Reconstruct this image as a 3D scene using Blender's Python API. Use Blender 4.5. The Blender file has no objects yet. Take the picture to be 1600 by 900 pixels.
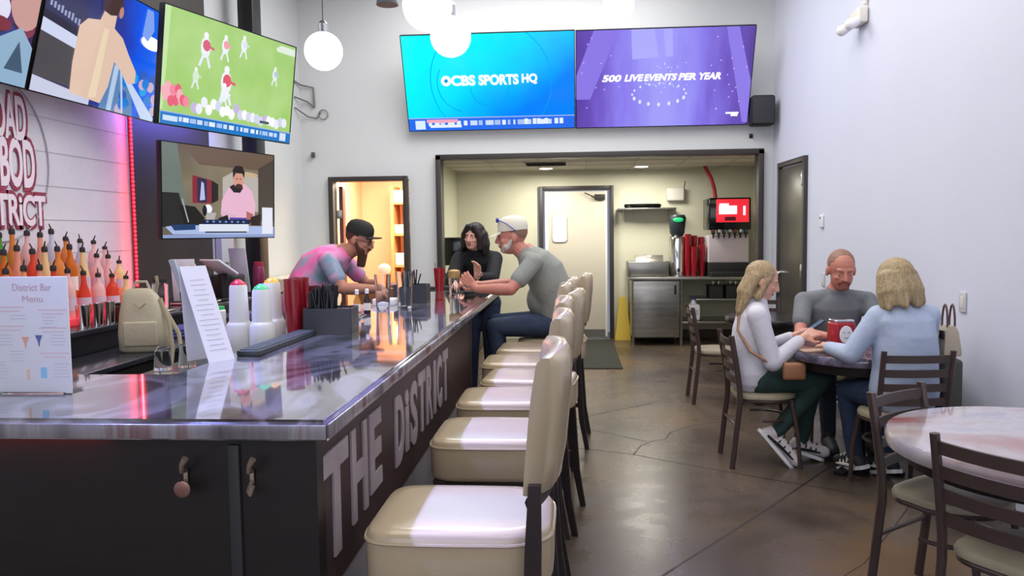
import bpy, bmesh, math, random
from mathutils import Vector, Matrix, Quaternion
R = random.Random(7)
C = bpy.context.scene.collection
V = Vector
PI = math.pi

# ---------------------------------------------------------------- camera, world, light, exposure
EYE = V((0, 0, 1.5))
cam = bpy.data.objects.new('camera', bpy.data.cameras.new('camera'))
cam.data.sensor_width = 36.0
cam.data.lens = 1250 / 1600 * 36
cam.data.clip_start = .05
cam.matrix_world = Matrix(((0.99706607, 0.00678873, 0.07624409, 0),
                           (0.07560376, 0.0684413, -0.99478634, 0),
                           (-0.01197158, 0.99763205, 0.06772724, 1.5),
                           (0, 0, 0, 1)))
C.objects.link(cam)
S = bpy.context.scene
S.camera = cam
S.view_settings.view_transform = 'Standard'
S.view_settings.look = 'None'
S.view_settings.exposure = 0.0
S.view_settings.gamma = 1.0
S.view_settings.use_curve_mapping = False
S.cycles.use_denoising = True
S.cycles.max_bounces = 8
w = bpy.data.worlds.new('world'); S.world = w; w.use_nodes = True
w.node_tree.nodes['Background'].inputs[0].default_value = (.75, .82, 1, 1)
w.node_tree.nodes['Background'].inputs[1].default_value = .3


def area(name, loc, size, power, col=(1, 1, 1), target=None, sy=None, spread=180):
    l = bpy.data.lights.new(name, 'AREA'); l.energy = power; l.color = col
    l.shape = 'RECTANGLE'; l.size = size; l.size_y = sy or size; l.spread = math.radians(spread)
    o = bpy.data.objects.new(name, l); C.objects.link(o); o.location = loc
    d = (V(target) - V(loc)) if target else V((0, 0, -1))
    o.rotation_euler = d.to_track_quat('-Z', 'Y').to_euler()
    return o


area('ceiling_light_bar', (-1.6, 3.4, 4.42), 2.6, 62, (1, .97, .93))
area('ceiling_light_front', (0.9, 1.2, 4.42), 2.6, 44, (1, .98, .95))
area('ceiling_light_middle', (0.6, 4.8, 4.42), 3.2, 90, (1, .96, .90))
area('ceiling_light_back', (-.4, 7.6, 4.42), 3.0, 132, (1, .985, .97), sy=2.0)
area('window_daylight', (-.3, -2.85, 2.3), 5.0, 100, (.86, .89, 1), (0, 3, 1.6), 2.6)
area('kitchen_light_left', (-.36, 10.6, 2.33), .5, 30, (1, .95, .82))
area('kitchen_light_right', (.92, 10.6, 2.33), .5, 28, (1, .96, .86))
o_ = area('linear_light_over_back_bar', (-2.45, 2.9, 4.40), .12, 46, (.27, .31, 1), None, 3.6, 30); o_.rotation_euler = (0, math.radians(-27), 0)
area('led_strip_glow', (-3.10, 5.49, 1.9), .02, 1.5, (1, .06, .07), (-3.15, 5.38, 1.9), 1.8)
area('screen_backlight', (-2.90, 6.1, 2.45), 1.2, 9, (.16, .14, 1), (-3.15, 6.1, 2.3), .1)
area('office_light', (-2.3, 10.4, 2.5), 1.0, 125, (1, .90, .76))


# ---------------------------------------------------------------- materials
def lin(h):
    if not isinstance(h, str): return tuple(h) + (1,)
    h = h.lstrip('#'); o = []
    for i in (0, 2, 4):
        c = int(h[i:i + 2], 16) / 255
        o.append(c / 12.92 if c <= .04045 else ((c + .055) / 1.055) ** 2.4)
    return tuple(o) + (1,)


MC = {}


def mat(name, col='#808080', rough=.5, metal=0, spec=.5, emit=None, es=1.0, trans=0, ior=1.45, coat=0, noise=None, bump=0, bscale=60, alpha=1):
    """principled material; noise=(scale, colour2, amount, [stretch])"""
    if name in MC: return MC[name]
    m = bpy.data.materials.new(name); m.use_nodes = True; MC[name] = m
    nt = m.node_tree; b = nt.nodes['Principled BSDF']; I = b.inputs
    I['Base Color'].default_value = lin(col); I['Roughness'].default_value = rough; I['Metallic'].default_value = metal
    I['Specular IOR Level'].default_value = spec; I['IOR'].default_value = ior
    I['Transmission Weight'].default_value = trans; I['Coat Weight'].default_value = coat; I['Coat Roughness'].default_value = .06
    I['Alpha'].default_value = alpha
    if emit: I['Emission Color'].default_value = lin(emit); I['Emission Strength'].default_value = es
    if noise or bump:
        tc = nt.nodes.new('ShaderNodeTexCoord')
    if noise:
        mp = nt.nodes.new('ShaderNodeMapping'); mp.inputs['Scale'].default_value = noise[3] if len(noise) > 3 else (1, 1, 1)
        n = nt.nodes.new('ShaderNodeTexNoise'); n.inputs['Scale'].default_value = noise[0]; n.inputs['Detail'].default_value = 5
        r = nt.nodes.new('ShaderNodeValToRGB'); r.color_ramp.elements[0].position = .5 - .25 / max(noise[2], .1) * .5
        r.color_ramp.elements[1].position = .5 + .25 / max(noise[2], .1) * .5
        r.color_ramp.elements[0].color = lin(col); r.color_ramp.elements[1].color = lin(noise[1])
        nt.links.new(tc.outputs['Object'], mp.inputs[0]); nt.links.new(mp.outputs[0], n.inputs['Vector'])
        nt.links.new(n.outputs['Fac'], r.inputs[0]); nt.links.new(r.outputs[0], I['Base Color'])
    if bump:
        n2 = nt.nodes.new('ShaderNodeTexNoise'); n2.inputs['Scale'].default_value = bscale; n2.inputs['Detail'].default_value = 4
        bp = nt.nodes.new('ShaderNodeBump'); bp.inputs['Strength'].default_value = bump; bp.inputs['Distance'].default_value = .01
        nt.links.new(tc.outputs['Object'], n2.inputs['Vector']); nt.links.new(n2.outputs['Fac'], bp.inputs['Height'])
        nt.links.new(bp.outputs[0], I['Normal'])
    return m


def px(col, es=1.0):  # one colour of a lit screen
    if not isinstance(col, str): col = '#%02x%02x%02x' % tuple(col)
    return mat('screen_' + col + '_%.2f' % es, '#050505', .12, spec=.5, emit=col, es=es)


def ramp_mat(name, stops, axis=0, rough=.5, emission=False, scale=1, wave=None):
    """multi-stop noise colours on object coordinates"""
    m = bpy.data.materials.new(name); m.use_nodes = True; MC[name] = m
    nt = m.node_tree; b = nt.nodes['Principled BSDF']; b.inputs['Roughness'].default_value = rough
    tc = nt.nodes.new('ShaderNodeTexCoord'); n = nt.nodes.new('ShaderNodeTexNoise')
    n.inputs['Scale'].default_value = scale; n.inputs['Detail'].default_value = 6; n.inputs['Distortion'].default_value = wave or 0
    mp = nt.nodes.new('ShaderNodeMapping'); nt.links.new(tc.outputs['Object'], mp.inputs[0])
    r = nt.nodes.new('ShaderNodeValToRGB'); e = r.color_ramp.elements
    while len(e) < len(stops): e.new(.5)
    for k, (p, c) in enumerate(stops): e[k].position = p; e[k].color = lin(c)
    nt.links.new(mp.outputs[0], n.inputs['Vector']); nt.links.new(n.outputs['Fac'], r.inputs[0])
    nt.links.new(r.outputs[0], b.inputs['Base Color'])
    m['x'] = 1
    return m, nt, b, mp, n, r


M_wall = mat('painted_wall', '#d6d8d9', .6, noise=(1.5, '#d0d2d3', .3), bump=.05, bscale=90)
M_wallR = mat('painted_wall_right', '#d8dbec', .6, noise=(1.2, '#d2d6e6', .3), bump=.05, bscale=90)
M_block = mat('white_block', '#dcdbe2', .55, noise=(2.5, '#c9c8d0', .4), bump=.25, bscale=30)
M_kwall = mat('kitchen_wall', '#dbd9c2', .6, noise=(1.5, '#d3d1ba', .3))
M_dark = mat('dark_trim', '#37312f', .4)
M_darkwall = mat('dark_wall', '#4b413f', .55, noise=(2, '#433a39', .4))
M_black = mat('black_paint', '#17171a', .4)
M_blackm = mat('black_matte', '#1d1d1f', .65)
M_blackg = mat('black_gloss', '#0b0b0d', .12)
M_ceil = mat('ceiling_paint', '#9c9a97', .8)
M_steel = mat('stainless_steel', '#a9a69f', .28, metal=.9, noise=(3, '#8d8a84', .5, (1, 1, 8)))
M_chrome = mat('chrome', '#d8d8d8', .12, metal=1)
M_brownmetal = mat('brown_metal', '#4a3c3a', .33, spec=.5, noise=(12, '#40322f', .4))
M_tan = mat('tan_seat', '#a39a86', .42, noise=(9, '#948a75', .4), bump=.1, bscale=120)
M_vinyl = mat('cream_vinyl', '#bba98c', .24, spec=.6, coat=.35, noise=(5, '#b2a083', .4), bump=.06, bscale=160)
M_wood = mat('espresso_wood', '#2d2221', .35, noise=(6, '#241a19', .5, (1, 1, 6)))
M_panel = mat('bar_panel', '#241d1d', .42, noise=(4, '#1b1717', .5, (1, 1, 5)))
M_panelside = mat('bar_side_panel', '#43302f', .5, noise=(5, '#352626', .5))
M_letter = mat('silver_lettering', '#a9a0a2', .5, noise=(8, '#97898c', .5))
M_white = mat('white_plastic', '#e6e6ea', .35)
M_offwhite = mat('offwhite', '#dcd8cf', .5)
M_paper = mat('paper', '#dcdce6', .5)
M_red = mat('red_tumbler', '#8e1320', .22, coat=.3)
M_reddk = mat('red_tumbler_band', '#76101a', .25)
M_clear = mat('clear_glass', '#f4f6fa', .03, trans=1, ior=1.3)
M_led = mat('led_red', '#ff2a33', .4, emit='#ff2028', es=6)
M_skin = mat('skin', '#c98d78', .5, noise=(14, '#bd7e6b', .3), spec=.35)


# ---------------------------------------------------------------- mesh builder
class MB:
    def __init__(self, M=None): self.bm = bmesh.new(); self.M = M; self.mi = 0

    def _v(self, p):
        p = V(p)
        return self.bm.verts.new(self.M @ p if self.M else p)

    def _f(self, vs, smooth=True):
        try:
            f = self.bm.faces.new(vs); f.material_index = self.mi; f.smooth = smooth; return f
        except ValueError: return None

    def mesh_in(self, verts, faces):
        vs = [self._v(p) for p in verts]
        for f in faces: self._f([vs[i] for i in f])
        return self

    def box(self, c, s, bev=0, rot=None):
        c = V(c); h = V(s) / 2
        b = bmesh.new(); bmesh.ops.create_cube(b, size=1)
        for v in b.verts: v.co = V((v.co.x * s[0], v.co.y * s[1], v.co.z * s[2]))
        if bev: bmesh.ops.bevel(b, geom=b.edges[:], offset=min(bev, min(s) * .49), segments=3, profile=.5, affect='EDGES')
        q = rot.to_matrix() if isinstance(rot, Quaternion) else (Matrix.Rotation(rot, 3, 'Z') if isinstance(rot, (int, float)) else rot)
        b.verts.index_update()
        self.mesh_in([(q @ v.co if q else v.co) + c for v in b.verts], [[v.index for v in f.verts] for f in b.faces]); b.free()
        return self

    def rings(self, rs, caps=True, closed=False):
        vr = [[self._v(p) for p in r] for r in rs]; n = len(vr[0])
        k = len(vr)
        for i in range(k if closed else k - 1):
            a, b = vr[i], vr[(i + 1) % k]
            for j in range(n): self._f([a[j], a[(j + 1) % n], b[(j + 1) % n], b[j]])
        if caps and not closed: self._f(vr[0][::-1]); self._f(vr[-1])
        return self

    def tube(self, pts, r, seg=10, closed=False, flat=None):
        """polyline sweep; r number or list; flat=(axis vector, factor) squashes the section along a direction"""
        pts = [V(p) for p in pts]; n = len(pts)
        rr = r if isinstance(r, (list, tuple)) else [r] * n
        rs = []; prev = None
        for i, p in enumerate(pts):
            a = pts[i - 1] if (i or closed) else p; b = pts[(i + 1) % n] if (i < n - 1 or closed) else p
            t = (b - a).normalized()
            if prev is None:
                u = t.orthogonal().normalized()
            else:
                u = (prev - t * prev.dot(t)); u = u.normalized() if u.length > 1e-6 else t.orthogonal().normalized()
            prev = u; w_ = t.cross(u); ring = []
            for k in range(seg):
                a_ = 2 * PI * k / seg; d = (u * math.cos(a_) + w_ * math.sin(a_)) * rr[i]
                if flat: ax = V(flat[0]).normalized(); d -= ax * d.dot(ax) * (1 - flat[1])
                ring.append(p + d)
            rs.append(ring)
        return self.rings(rs, closed=closed)

    def cap(self, a, b, ra, rb, seg=14):
        a = V(a); b = V(b); d = b - a
        if d.length < 1e-5: return self.ell(a, (ra,) * 3)
        t = d.normalized(); pts = []; rr = []
        for k in range(5): q = PI / 2 * (1 - k / 4.0) * .98; pts.append(a - t * ra * math.sin(q)); rr.append(ra * math.cos(q))
        for k in range(5): q = PI / 2 * (k / 4.0) * .98; pts.append(b + t * rb * math.sin(q)); rr.append(rb * math.cos(q))
        return self.tube(pts, rr, seg)

    def ell(self, c, r, rot=None, seg=18, rn=10):
        c = V(c); rs = []
        for i in range(rn + 1):
            th = PI * (i / rn) if 0 < i < rn else (.02 if i == 0 else PI - .02)
            ring = []
            for k in range(seg):
                a = 2 * PI * k / seg
                p = V((r[0] * math.sin(th) * math.cos(a), r[1] * math.sin(th) * math.sin(a), -r[2] * math.cos(th)))
                ring.append(c + (rot @ p if rot else p))
            rs.append(ring)
        return self.rings(rs)

    def lathe(self, prof, c=(0, 0, 0), seg=24, caps=True):
        c = V(c)
        return self.rings([[c + V((r * math.cos(2 * PI * k / seg), r * math.sin(2 * PI * k / seg), z)) for k in range(seg)] for r, z in prof], caps)

    def prism(self, poly, z0, z1):
        a = [self._v((x, y, z0)) for x, y in poly]; b = [self._v((x, y, z1)) for x, y in poly]; n = len(poly)
        for i in range(n): self._f([a[i], a[(i + 1) % n], b[(i + 1) % n], b[i]], False)
        self._f(a[::-1], False); self._f(b, False)
        return self

    def extr(self, pts3, d):
        d = V(d); a = [self._v(p) for p in pts3]; b = [self._v(V(p) + d) for p in pts3]; n = len(a)
        for i in range(n): self._f([a[i], a[(i + 1) % n], b[(i + 1) % n], b[i]], False)
        self._f(a[::-1], False); self._f(b, False)
        return self

    def text(self, s, w_, h, depth=.002, off=0.0, shear=0, T=None, spacing=1.0):
        cu = bpy.data.curves.new('t', 'FONT'); cu.body = s; cu.extrude = .5; cu.offset = off; cu.space_character = spacing
        cu.resolution_u = 4
        o = bpy.data.objects.new('t', cu); C.objects.link(o)
        bpy.context.view_layer.update()
        me = o.evaluated_get(bpy.context.evaluated_depsgraph_get()).to_mesh()
        P = [v.co.copy() for v in me.vertices]; F = [list(p.vertices) for p in me.polygons]
        bpy.data.objects.remove(o); bpy.data.curves.remove(cu)
        x0 = min(p.x for p in P); x1 = max(p.x for p in P); y0 = min(p.y for p in P); y1 = max(p.y for p in P)
        out = []
        for p in P:
            x = ((p.x - x0) / (x1 - x0) - .5) * w_; y = ((p.y - y0) / (y1 - y0) - .5) * h; x += shear * y
            q = V((x, y, (p.z + .5) * depth)); out.append(T @ q if T else q)
        return self.mesh_in(out, F)

    def done(self, name, sharp=35):
        me = bpy.data.meshes.new(name)
        bmesh.ops.recalc_face_normals(self.bm, faces=self.bm.faces[:])
        self.bm.to_mesh(me); self.bm.free()
        me.set_sharp_from_angle(angle=math.radians(sharp))
        return me


def thing(name, label, cat, loc=(0, 0, 0), rz=0, group=None, M=None):
    o = bpy.data.objects.new(name, None); C.objects.link(o); o.empty_display_size = .1
    if M is not None: o.matrix_world = M
    else: o.location = loc; o.rotation_euler = (0, 0, rz)
    o['label'] = label; o['category'] = cat
    if group: o['group'] = group
    return o


def obj(name, mb, m, parent=None, sharp=35, label=None, world=False):
    me = mb.done(name, sharp) if isinstance(mb, MB) else mb
    if world and parent:
        for v in me.vertices: v.co -= parent.location
    for k in (m if isinstance(m, (list, tuple)) else [m]): me.materials.append(k)
    o = bpy.data.objects.new(name, me); C.objects.link(o)
    if parent: o.parent = parent
    if label: o['label'] = label
    return o


def solo(name, mb, m, label, cat, group=None, loc=None, rz=0, sharp=35):
    o = obj(name, mb, m, sharp=sharp); o['label'] = label; o['category'] = cat
    if group: o['group'] = group
    if loc: o.location = loc
    o.rotation_euler = (0, 0, rz)
    return o


def struct(name, mb, m, parent=None):
    o = obj(name, mb, m, parent)
    if not parent: o['kind'] = 'structure'
    return o


def dup(root, loc=None, rz=None, label=None, group=None):
    def cp(o, par):
        c = o.copy(); C.objects.link(c); c.parent = par
        for ch in list(o.children): cp(ch, c)
        return c
    r = cp(root, None)
    if loc is not None: r.location = loc
    if rz is not None: r.rotation_euler = (0, 0, rz)
    if label: r['label'] = label
    if group: r['group'] = group
    return r


# ---------------------------------------------------------------- room shell
YB, ZC = 9.2, 4.5


def rightx(y): return 2.235 + .021 * (YB - y)


# floor: stained concrete
mf, nt, b, mp, n, r = ramp_mat('stained_concrete', [(.30, '#352b24'), (.44, '#4a3f36'), (.55, '#5a4d41'), (.70, '#6a523c')], rough=.2, scale=.9, wave=.8)
n2 = nt.nodes.new('ShaderNodeTexNoise'); n2.inputs['Scale'].default_value = 4; n2.inputs['Detail'].default_value = 6
mr = nt.nodes.new('ShaderNodeMapRange'); mr.inputs[3].default_value = .17; mr.inputs[4].default_value = .40
nt.links.new(mp.outputs[0], n2.inputs['Vector']); nt.links.new(n2.outputs['Fac'], mr.inputs[0]); nt.links.new(mr.outputs[0], b.inputs['Roughness'])
m = MB(); m.box((-.3, 4.5, -.05), (7.4, 15.2, .1))
m.mi = 1


def crack(pts, wd=.008):
    pts = [V((p[0], p[1], .0006)) for p in pts]
    for a, b_ in zip(pts, pts[1:]):
        t = (b_ - a).normalized(); s = V((-t.y, t.x, 0)) * wd / 2
        m._f([m._v(a - s), m._v(b_ - s), m._v(b_ + s), m._v(a + s)], False)


crack([(.0, 2.94), (.38, 3.441), (1.042, 4.324), (1.60, 5.1), (2.2, 5.9)], .012)
crack([(.9, 3.2), (1.3, 3.62), (1.62, 4.1), (2.0, 4.7)], .005)
crack([(-.3, 6.0), (.031, 6.391), (.3, 6.68), (.69, 7.014)], .010)
crack([(-.4, 6.3), (.029, 6.113), (.3, 5.9), (.516, 5.708)], .009)
crack([(-.4, 5.62), (.012, 5.521), (.4, 5.37), (.597, 5.225), (1.101, 4.897), (1.6, 4.6)], .010)
crack([(.40, 5.371), (.47, 5.6), (.56, 5.72), (.66, 5.78), (.72, 5.98), (.905, 6.198), (1.3, 6.4)], .008)
struct('floor', m, [mf, mat('floor_joint', '#1f1915', .6)])

# ceiling, walls
struct('ceiling', MB().box((-.45, 3.1, ZC + .05), (5.7, 12.3, .1)), M_ceil)
m = MB(); m.box((0, 0, ZC / 2), (.1, 12.4, ZC))
o = struct('wall_right', m, M_wallR); o.location = (rightx(3.05) + .05, 3.05, 0); o.rotation_euler = (0, 0, .021)
m = MB(); m.box((-3.2, 8.01, ZC / 2), (.1, 2.4, ZC)); m.mi = 1; m.box((-3.2, 6.175, ZC / 2), (.1, 1.27, ZC)); m.mi = 2
m.box((-3.2, 1.22, ZC / 2), (.1, 8.64, ZC))
# shallow mortar lines of the painted block
m.mi = 3
for z in [.4 + .203 * i for i in range(19)]: m.box((-3.149, 4.2, z), (.003, 2.65, .004))
struct('wall_left', m, [M_wall, M_darkwall, M_block, mat('block_joint', '#b3b2ba', .7)])
m = MB()
x0, x1, zt = -1.50, 2.06, 2.35
m.box((-3.0, YB + .06, ZC / 2), (.36, .12, ZC))
m.box((-1.72, YB + .06, ZC / 2), (.32, .12, ZC)); m.box((-2.35, YB + .06, (2.14 + ZC) / 2), (.94, .12, ZC - 2.14))
m.box(((x0 + x1) / 2, YB + .06, (zt + .02 + ZC) / 2), (x1 - x0 + .12, .12, ZC - zt - .02)); m.box((2.20, YB + .06, ZC / 2), (.16, .12, ZC))
struct('wall_back', m, M_wall)
# wall behind the camera with a big shop window
m = MB()
m.box((-.45, -3.05, .45), (5.6, .1, .9)); m.box((-.45, -3.05, 4.1), (5.6, .1, .9)); m.box((-3.03, -3.05, 2.25), (.4, .1, ZC)); m.box((2.2, -3.05, 2.25), (.4, .1, ZC))
struct('wall_front', m, M_wall)
# opening trim to the kitchen
m = MB()
m.box((x0 - .03, YB + .02, 1.2), (.06, .2, 2.4), .004); m.box((x1 + .03, YB + .02, 1.2), (.06, .2, 2.4), .004); m.box(((x0 + x1) / 2, YB + .02, zt + .03), (x1 - x0 + .12, .2, .06), .004)
struct('trim_1', m, M_dark)
# kitchen
KY = 11.42
m = MB(); m.box((-1.70, 10.4, 1.25), (.1, 2.2, 2.5)); struct('wall_kitchen_left', m, M_kwall)
m = MB(); m.box((2.56, 10.4, 1.25), (.1, 2.2, 2.5)); struct('wall_kitchen_right', m, M_kwall)
m = MB(); m.box((-1.11, KY + .05, 1.25), (1.22, .1, 2.5)); m.box((1.57, KY + .05, 1.25), (2.0, .1, 2.5)); m.box((.035, KY + .05, 2.325), (1.07, .1, .35))
struct('wall_kitchen_back', m, M_kwall)
m = MB(); m.box((.45, 10.36, 2.42), (4.3, 2.1, .08)); m.mi = 1
for i in range(1, 7): m.box((-1.65 + i * .61, 10.36, 2.378), (.018, 2.1, .004))
for i in range(1, 4): m.box((.45, 9.32 + i * .61, 2.378), (4.2, .018, .004))
struct('ceiling_kitchen', m, [mat('ceiling_tile', '#c9c5b8', .8), mat('tile_grid', '#aaa79b', .6)])
struct('baseboard_kitchen', MB().box((1.6, KY - .01, .06), (1.9, .02, .12)), mat('brown_base', '#5a4a3c', .6))
# office behind the left doorway
M_tanwall = mat('office_wall', '#e7b48c', .6)
m = MB(); m.box((-2.3, 11.9, 1.4), (2.0, .1, 2.8)); struct('wall_office_back', m, M_tanwall)
m = MB(); m.box((-3.2, 10.6, 1.4), (.1, 2.6, 2.8)); struct('wall_office_left', m, M_tanwall)
struct('ceiling_office', MB().box((-2.45, 10.6, 2.8), (1.5, 2.6, .08)), M_ceil)


def doorframe(name, xa, xb, y, zt_, wd=.055, d=.16):
    m = MB()
    m.box((xa + wd / 2, y, (zt_) / 2), (wd, d, zt_), .004); m.box((xb - wd / 2, y, zt_ / 2), (wd, d, zt_), .004); m.box(((xa + xb) / 2, y, zt_ - wd / 2), (xb - xa - wd * 2, d, wd), .004)
    return struct(name, m, M_dark)


doorframe('trim_2', -2.825, -1.895, YB + .02, 2.18)
doorframe('trim_3', -.475, .575, KY + .0, 2.16, .055, .14)
# kitchen door (double-acting, with small window)
t = thing('door_1', 'x', 'x'); del t['label'], t['category']; t['kind'] = 'structure'; t.location = (.05, KY - .02, 0)
obj('panel', MB().box((.0, 0, 1.055), (.86, .045, 2.06), .004), mat('door_cream', '#cfc8b8', .45), t)
obj('edge_strip', MB().box((-.42, -.005, 1.055), (.045, .05, 2.06), .003), M_white, t)
obj('edge_strip', MB().box((.42, -.005, 1.055), (.03, .05, 2.06), .003), M_white, t)
m = MB(); pts = []
for cx, cz, a0 in ((.09, 1.68, 0), (-.09, 1.68, 90), (-.09, 1.40, 180), (.09, 1.40, 270)):
    for k in range(5): a = math.radians(a0 + k * 22.5); pts.append((cx * .62 + .04 * math.cos(a) - .235, -.028, cz + .02 + .04 * math.sin(a)))
m.extr(pts, (0, -.008, 0)); obj('window_pane', m, mat('lit_pane', '#ffffff', .2, emit='#ffffff', es=1.0), t)
m = MB(); m.tube([(p[0] * 1.0 + (p[0] + .235) * .06, -.03, p[2] + (p[2] - 1.56) * .03) for p in pts], .009, 8, closed=True); obj('window_frame', m, mat('pane_rim', '#b9b2a3', .4), t)
m = MB().box((.33, -.05, 2.0), (.15, .06, .075), .01); m.tube([(.33, -.06, 1.97), (.25, -.09, 2.0), (.12, -.05, 2.06)], .008); obj('door_closer', m, M_dark, t)
obj('kick_plate', MB().box((.0, -.026, .07), (.80, .006, .12)), M_steel, t)
# office door leaf standing open
t = thing('door_2', 'x', 'x'); del t['label'], t['category']; t['kind'] = 'structure'; t.location = (-2.75, YB + .12, 0); t.rotation_euler = (0, 0, math.radians(104))
obj('panel', MB().box((.42, -.02, 1.05), (.82, .045, 2.06), .004), mat('office_door', '#5b2b22', .4), t)
obj('hinge', MB().box((.0, .0, 1.75), (.05, .06, .1), .004), M_steel, t)
# dark steel door in the right wall
t = thing('door_3', 'x', 'x'); del t['label'], t['category']; t['kind'] = 'structure'
xr = rightx(8.42); t.location = (xr, 8.42, 0); t.rotation_euler = (0, 0, .021)
msd = mat('bronze_door', '#59544b', .3, metal=.35, noise=(1.6, '#45403a', .7, (1, .1, 2.6)))
obj('panel', MB().box((-.012, 0, 1.08), (.03, .84, 2.14), .004), msd, t)
m = MB(); m.box((-.015, .445, 1.11), (.05, .05, 2.22), .004); m.box((-.015, -.445, 1.11), (.05, .05, 2.22), .004); m.box((-.015, 0, 2.195), (.05, .84, .05), .004)
obj('frame', m, M_dark, t)
for z in (2.0, 1.1, .25): obj('hinge', MB().box((-.04, -.415, z), (.02, .03, .14), .003), M_chrome, t)
m = MB(); m.cap((-.03, .35, 1.05), (-.075, .35, 1.05), .028, .012); m.cap((-.075, .35, 1.05), (-.075, .24, 1.045), .011, .009); obj('door_handle', m, M_chrome, t)

# black steel column by the left wall
solo('steel_column', MB().box((0, 0, ZC / 2), (.14, .2, ZC - .002), .006), mat('column_black', '#1b1c1e', .35), 'black square steel column beside the left wall behind the angled screens', 'column', loc=(-2.93, 7.25, 0))


# ---------------------------------------------------------------- screens
class Canvas:
    def __init__(s, w_, h): s.w, s.h = w_, h; s.mb = MB(); s.mats = []; s.z = .001

    def _m(s, m):
        if m not in s.mats: s.mats.append(m)
        s.mb.mi = s.mats.index(m); s.z += .00012

    def P(s, u, v): return ((u - .5) * s.w, (v - .5) * s.h, s.z)

    def poly(s, pts, col, es=1.0):
        for ax, lim, sg in ((0, 0, 1), (0, 1, -1), (1, 0, 1), (1, 1, -1)):
            out = []
            for i in range(len(pts)):
                a, b_ = pts[i - 1], pts[i]; da, db = (a[ax] - lim) * sg, (b_[ax] - lim) * sg
                if (da < 0) != (db < 0): k = da / (da - db); out.append((a[0] + (b_[0] - a[0]) * k, a[1] + (b_[1] - a[1]) * k))
                if db >= 0: out.append(b_)
            pts = out
            if len(pts) < 3: return
        s._m(col if isinstance(col, bpy.types.Material) else px(col, es)); s.mb._f([s.mb._v(s.P(*p)) for p in pts], False)

    def rect(s, u0, v0, u1, v1, col, es=1.0): s.poly([(u0, v0), (u1, v0), (u1, v1), (u0, v1)], col, es)

    def ell(s, u, v, ru, rv, col, es=1.0, n=18): s.poly([(u + ru * math.cos(2 * PI * k / n), v + rv * math.sin(2 * PI * k / n)) for k in range(n)], col, es)

    def line(s, pts, wd, col, es=1.0):
        for (a, b_), (c, d) in zip(pts, pts[1:]):
            dx, dy = (c - a) * s.w, (d - b_) * s.h; L = math.hypot(dx, dy) or 1; nx, ny = -dy / L * wd / 2 / s.w, dx / L * wd / 2 / s.h
            s.poly([(a - nx, b_ - ny), (c - nx, d - ny), (c + nx, d + ny), (a + nx, b_ + ny)], col, es)


def grad_mat(name, fn):
    """emissive picture shading driven by generated coordinates; fn(nt, sep) returns a colour socket"""
    m = bpy.data.materials.new(name); m.use_nodes = True; nt = m.node_tree; b = nt.nodes['Principled BSDF']
    b.inputs['Base Color'].default_value = (.003, .003, .003, 1); b.inputs['Roughness'].default_value = .12; b.inputs['Emission Strength'].default_value = 1
    tc = nt.nodes.new('ShaderNodeTexCoord'); sp = nt.nodes.new('ShaderNodeSeparateXYZ'); nt.links.new(tc.outputs['Object'], sp.inputs[0])
    nt.links.new(fn(nt, tc, sp), b.inputs['Emission Color'])
    return m


def ramp(nt, sock, stops):
    r = nt.nodes.new('ShaderNodeValToRGB'); e = r.color_ramp.elements
    while len(e) < len(stops): e.new(.5)
    for k, (p, c) in enumerate(stops): e[k].position = p; e[k].color = lin(c)
    nt.links.new(sock, r.inputs[0]); return r.outputs[0]


def maths(nt, op, a, b_=None, c=None):
    n_ = nt.nodes.new('ShaderNodeMath'); n_.operation = op
    for i, x in enumerate((a, b_, c)):
        if x is None: continue
        if hasattr(x, 'is_output'): nt.links.new(x, n_.inputs[i])
        else: n_.inputs[i].default_value = x
    return n_.outputs[0]


def tv(label, c, w_, h, yaw, tilt, paint, mount=None, group='wall screens of the bar'):
    r = V((math.cos(yaw), math.sin(yaw), 0)); nrm = V((math.sin(yaw), -math.cos(yaw), 0))
    up = V((0, 0, 1)) * math.cos(tilt) + nrm * math.sin(tilt); nn = r.cross(up)
    M = Matrix.Identity(4)
    for i in range(3): M[i][0], M[i][1], M[i][2], M[i][3] = r[i], up[i], nn[i], c[i]
    t = thing('television', label, 'television', M=M, group=group)
    obj('housing', MB().box((0, 0, -.022), (w_, h, .04), .006), M_black, t)
    m = MB(); e = .008
    for x in (-1, 1): m.box((x * (w_ / 2 - e / 2), 0, .001), (e, h, .008))
    for y in (-1, 1): m.box((0, y * (h / 2 - e / 2), .001), (w_ - 2 * e, e, .008))
    obj('bezel', m, M_blackg, t)
    cv = Canvas(w_ - 2 * e, h - 2 * e); texts = paint(cv, t)
    obj('screen', cv.mb, cv.mats, t)
    if mount:
        Mi = M.inverted(); m = MB(); m.box((0, 0, -.055), (.3, .3, .03), .004)
        a = V((0, 0, -.06)); b_ = Mi @ V(mount); mid = (a + b_) / 2 + V((.0, -.05, 0)); m.tube([a, mid, b_], .02)
        wn = Mi.to_3x3() @ V((1, 0, 0)); m.cap(b_, b_ + wn * .01, .05, .05)
        obj('mount_bracket', m, M_black, t)
    return t


def ticker(cv, col='#2a6fd8', v1=.12, seed=1, box=True):
    rr = random.Random(seed)
    cv.rect(0, 0, 1, v1, col)
    cv.rect(0, v1 * .92, 1, v1, '#9fb6f0')
    u = .12
    while u < .86:
        l = rr.uniform(.012, .05); cv.rect(u, v1 * .35, u + l, v1 * .72, rr.choice(['#e8f0ff', '#cfe0ff', '#a9c6f4'])); u += l + rr.uniform(.005, .02)
    if box: cv.rect(.90, v1 * .12, .955, v1 * .85, '#d8e4ff')


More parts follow.
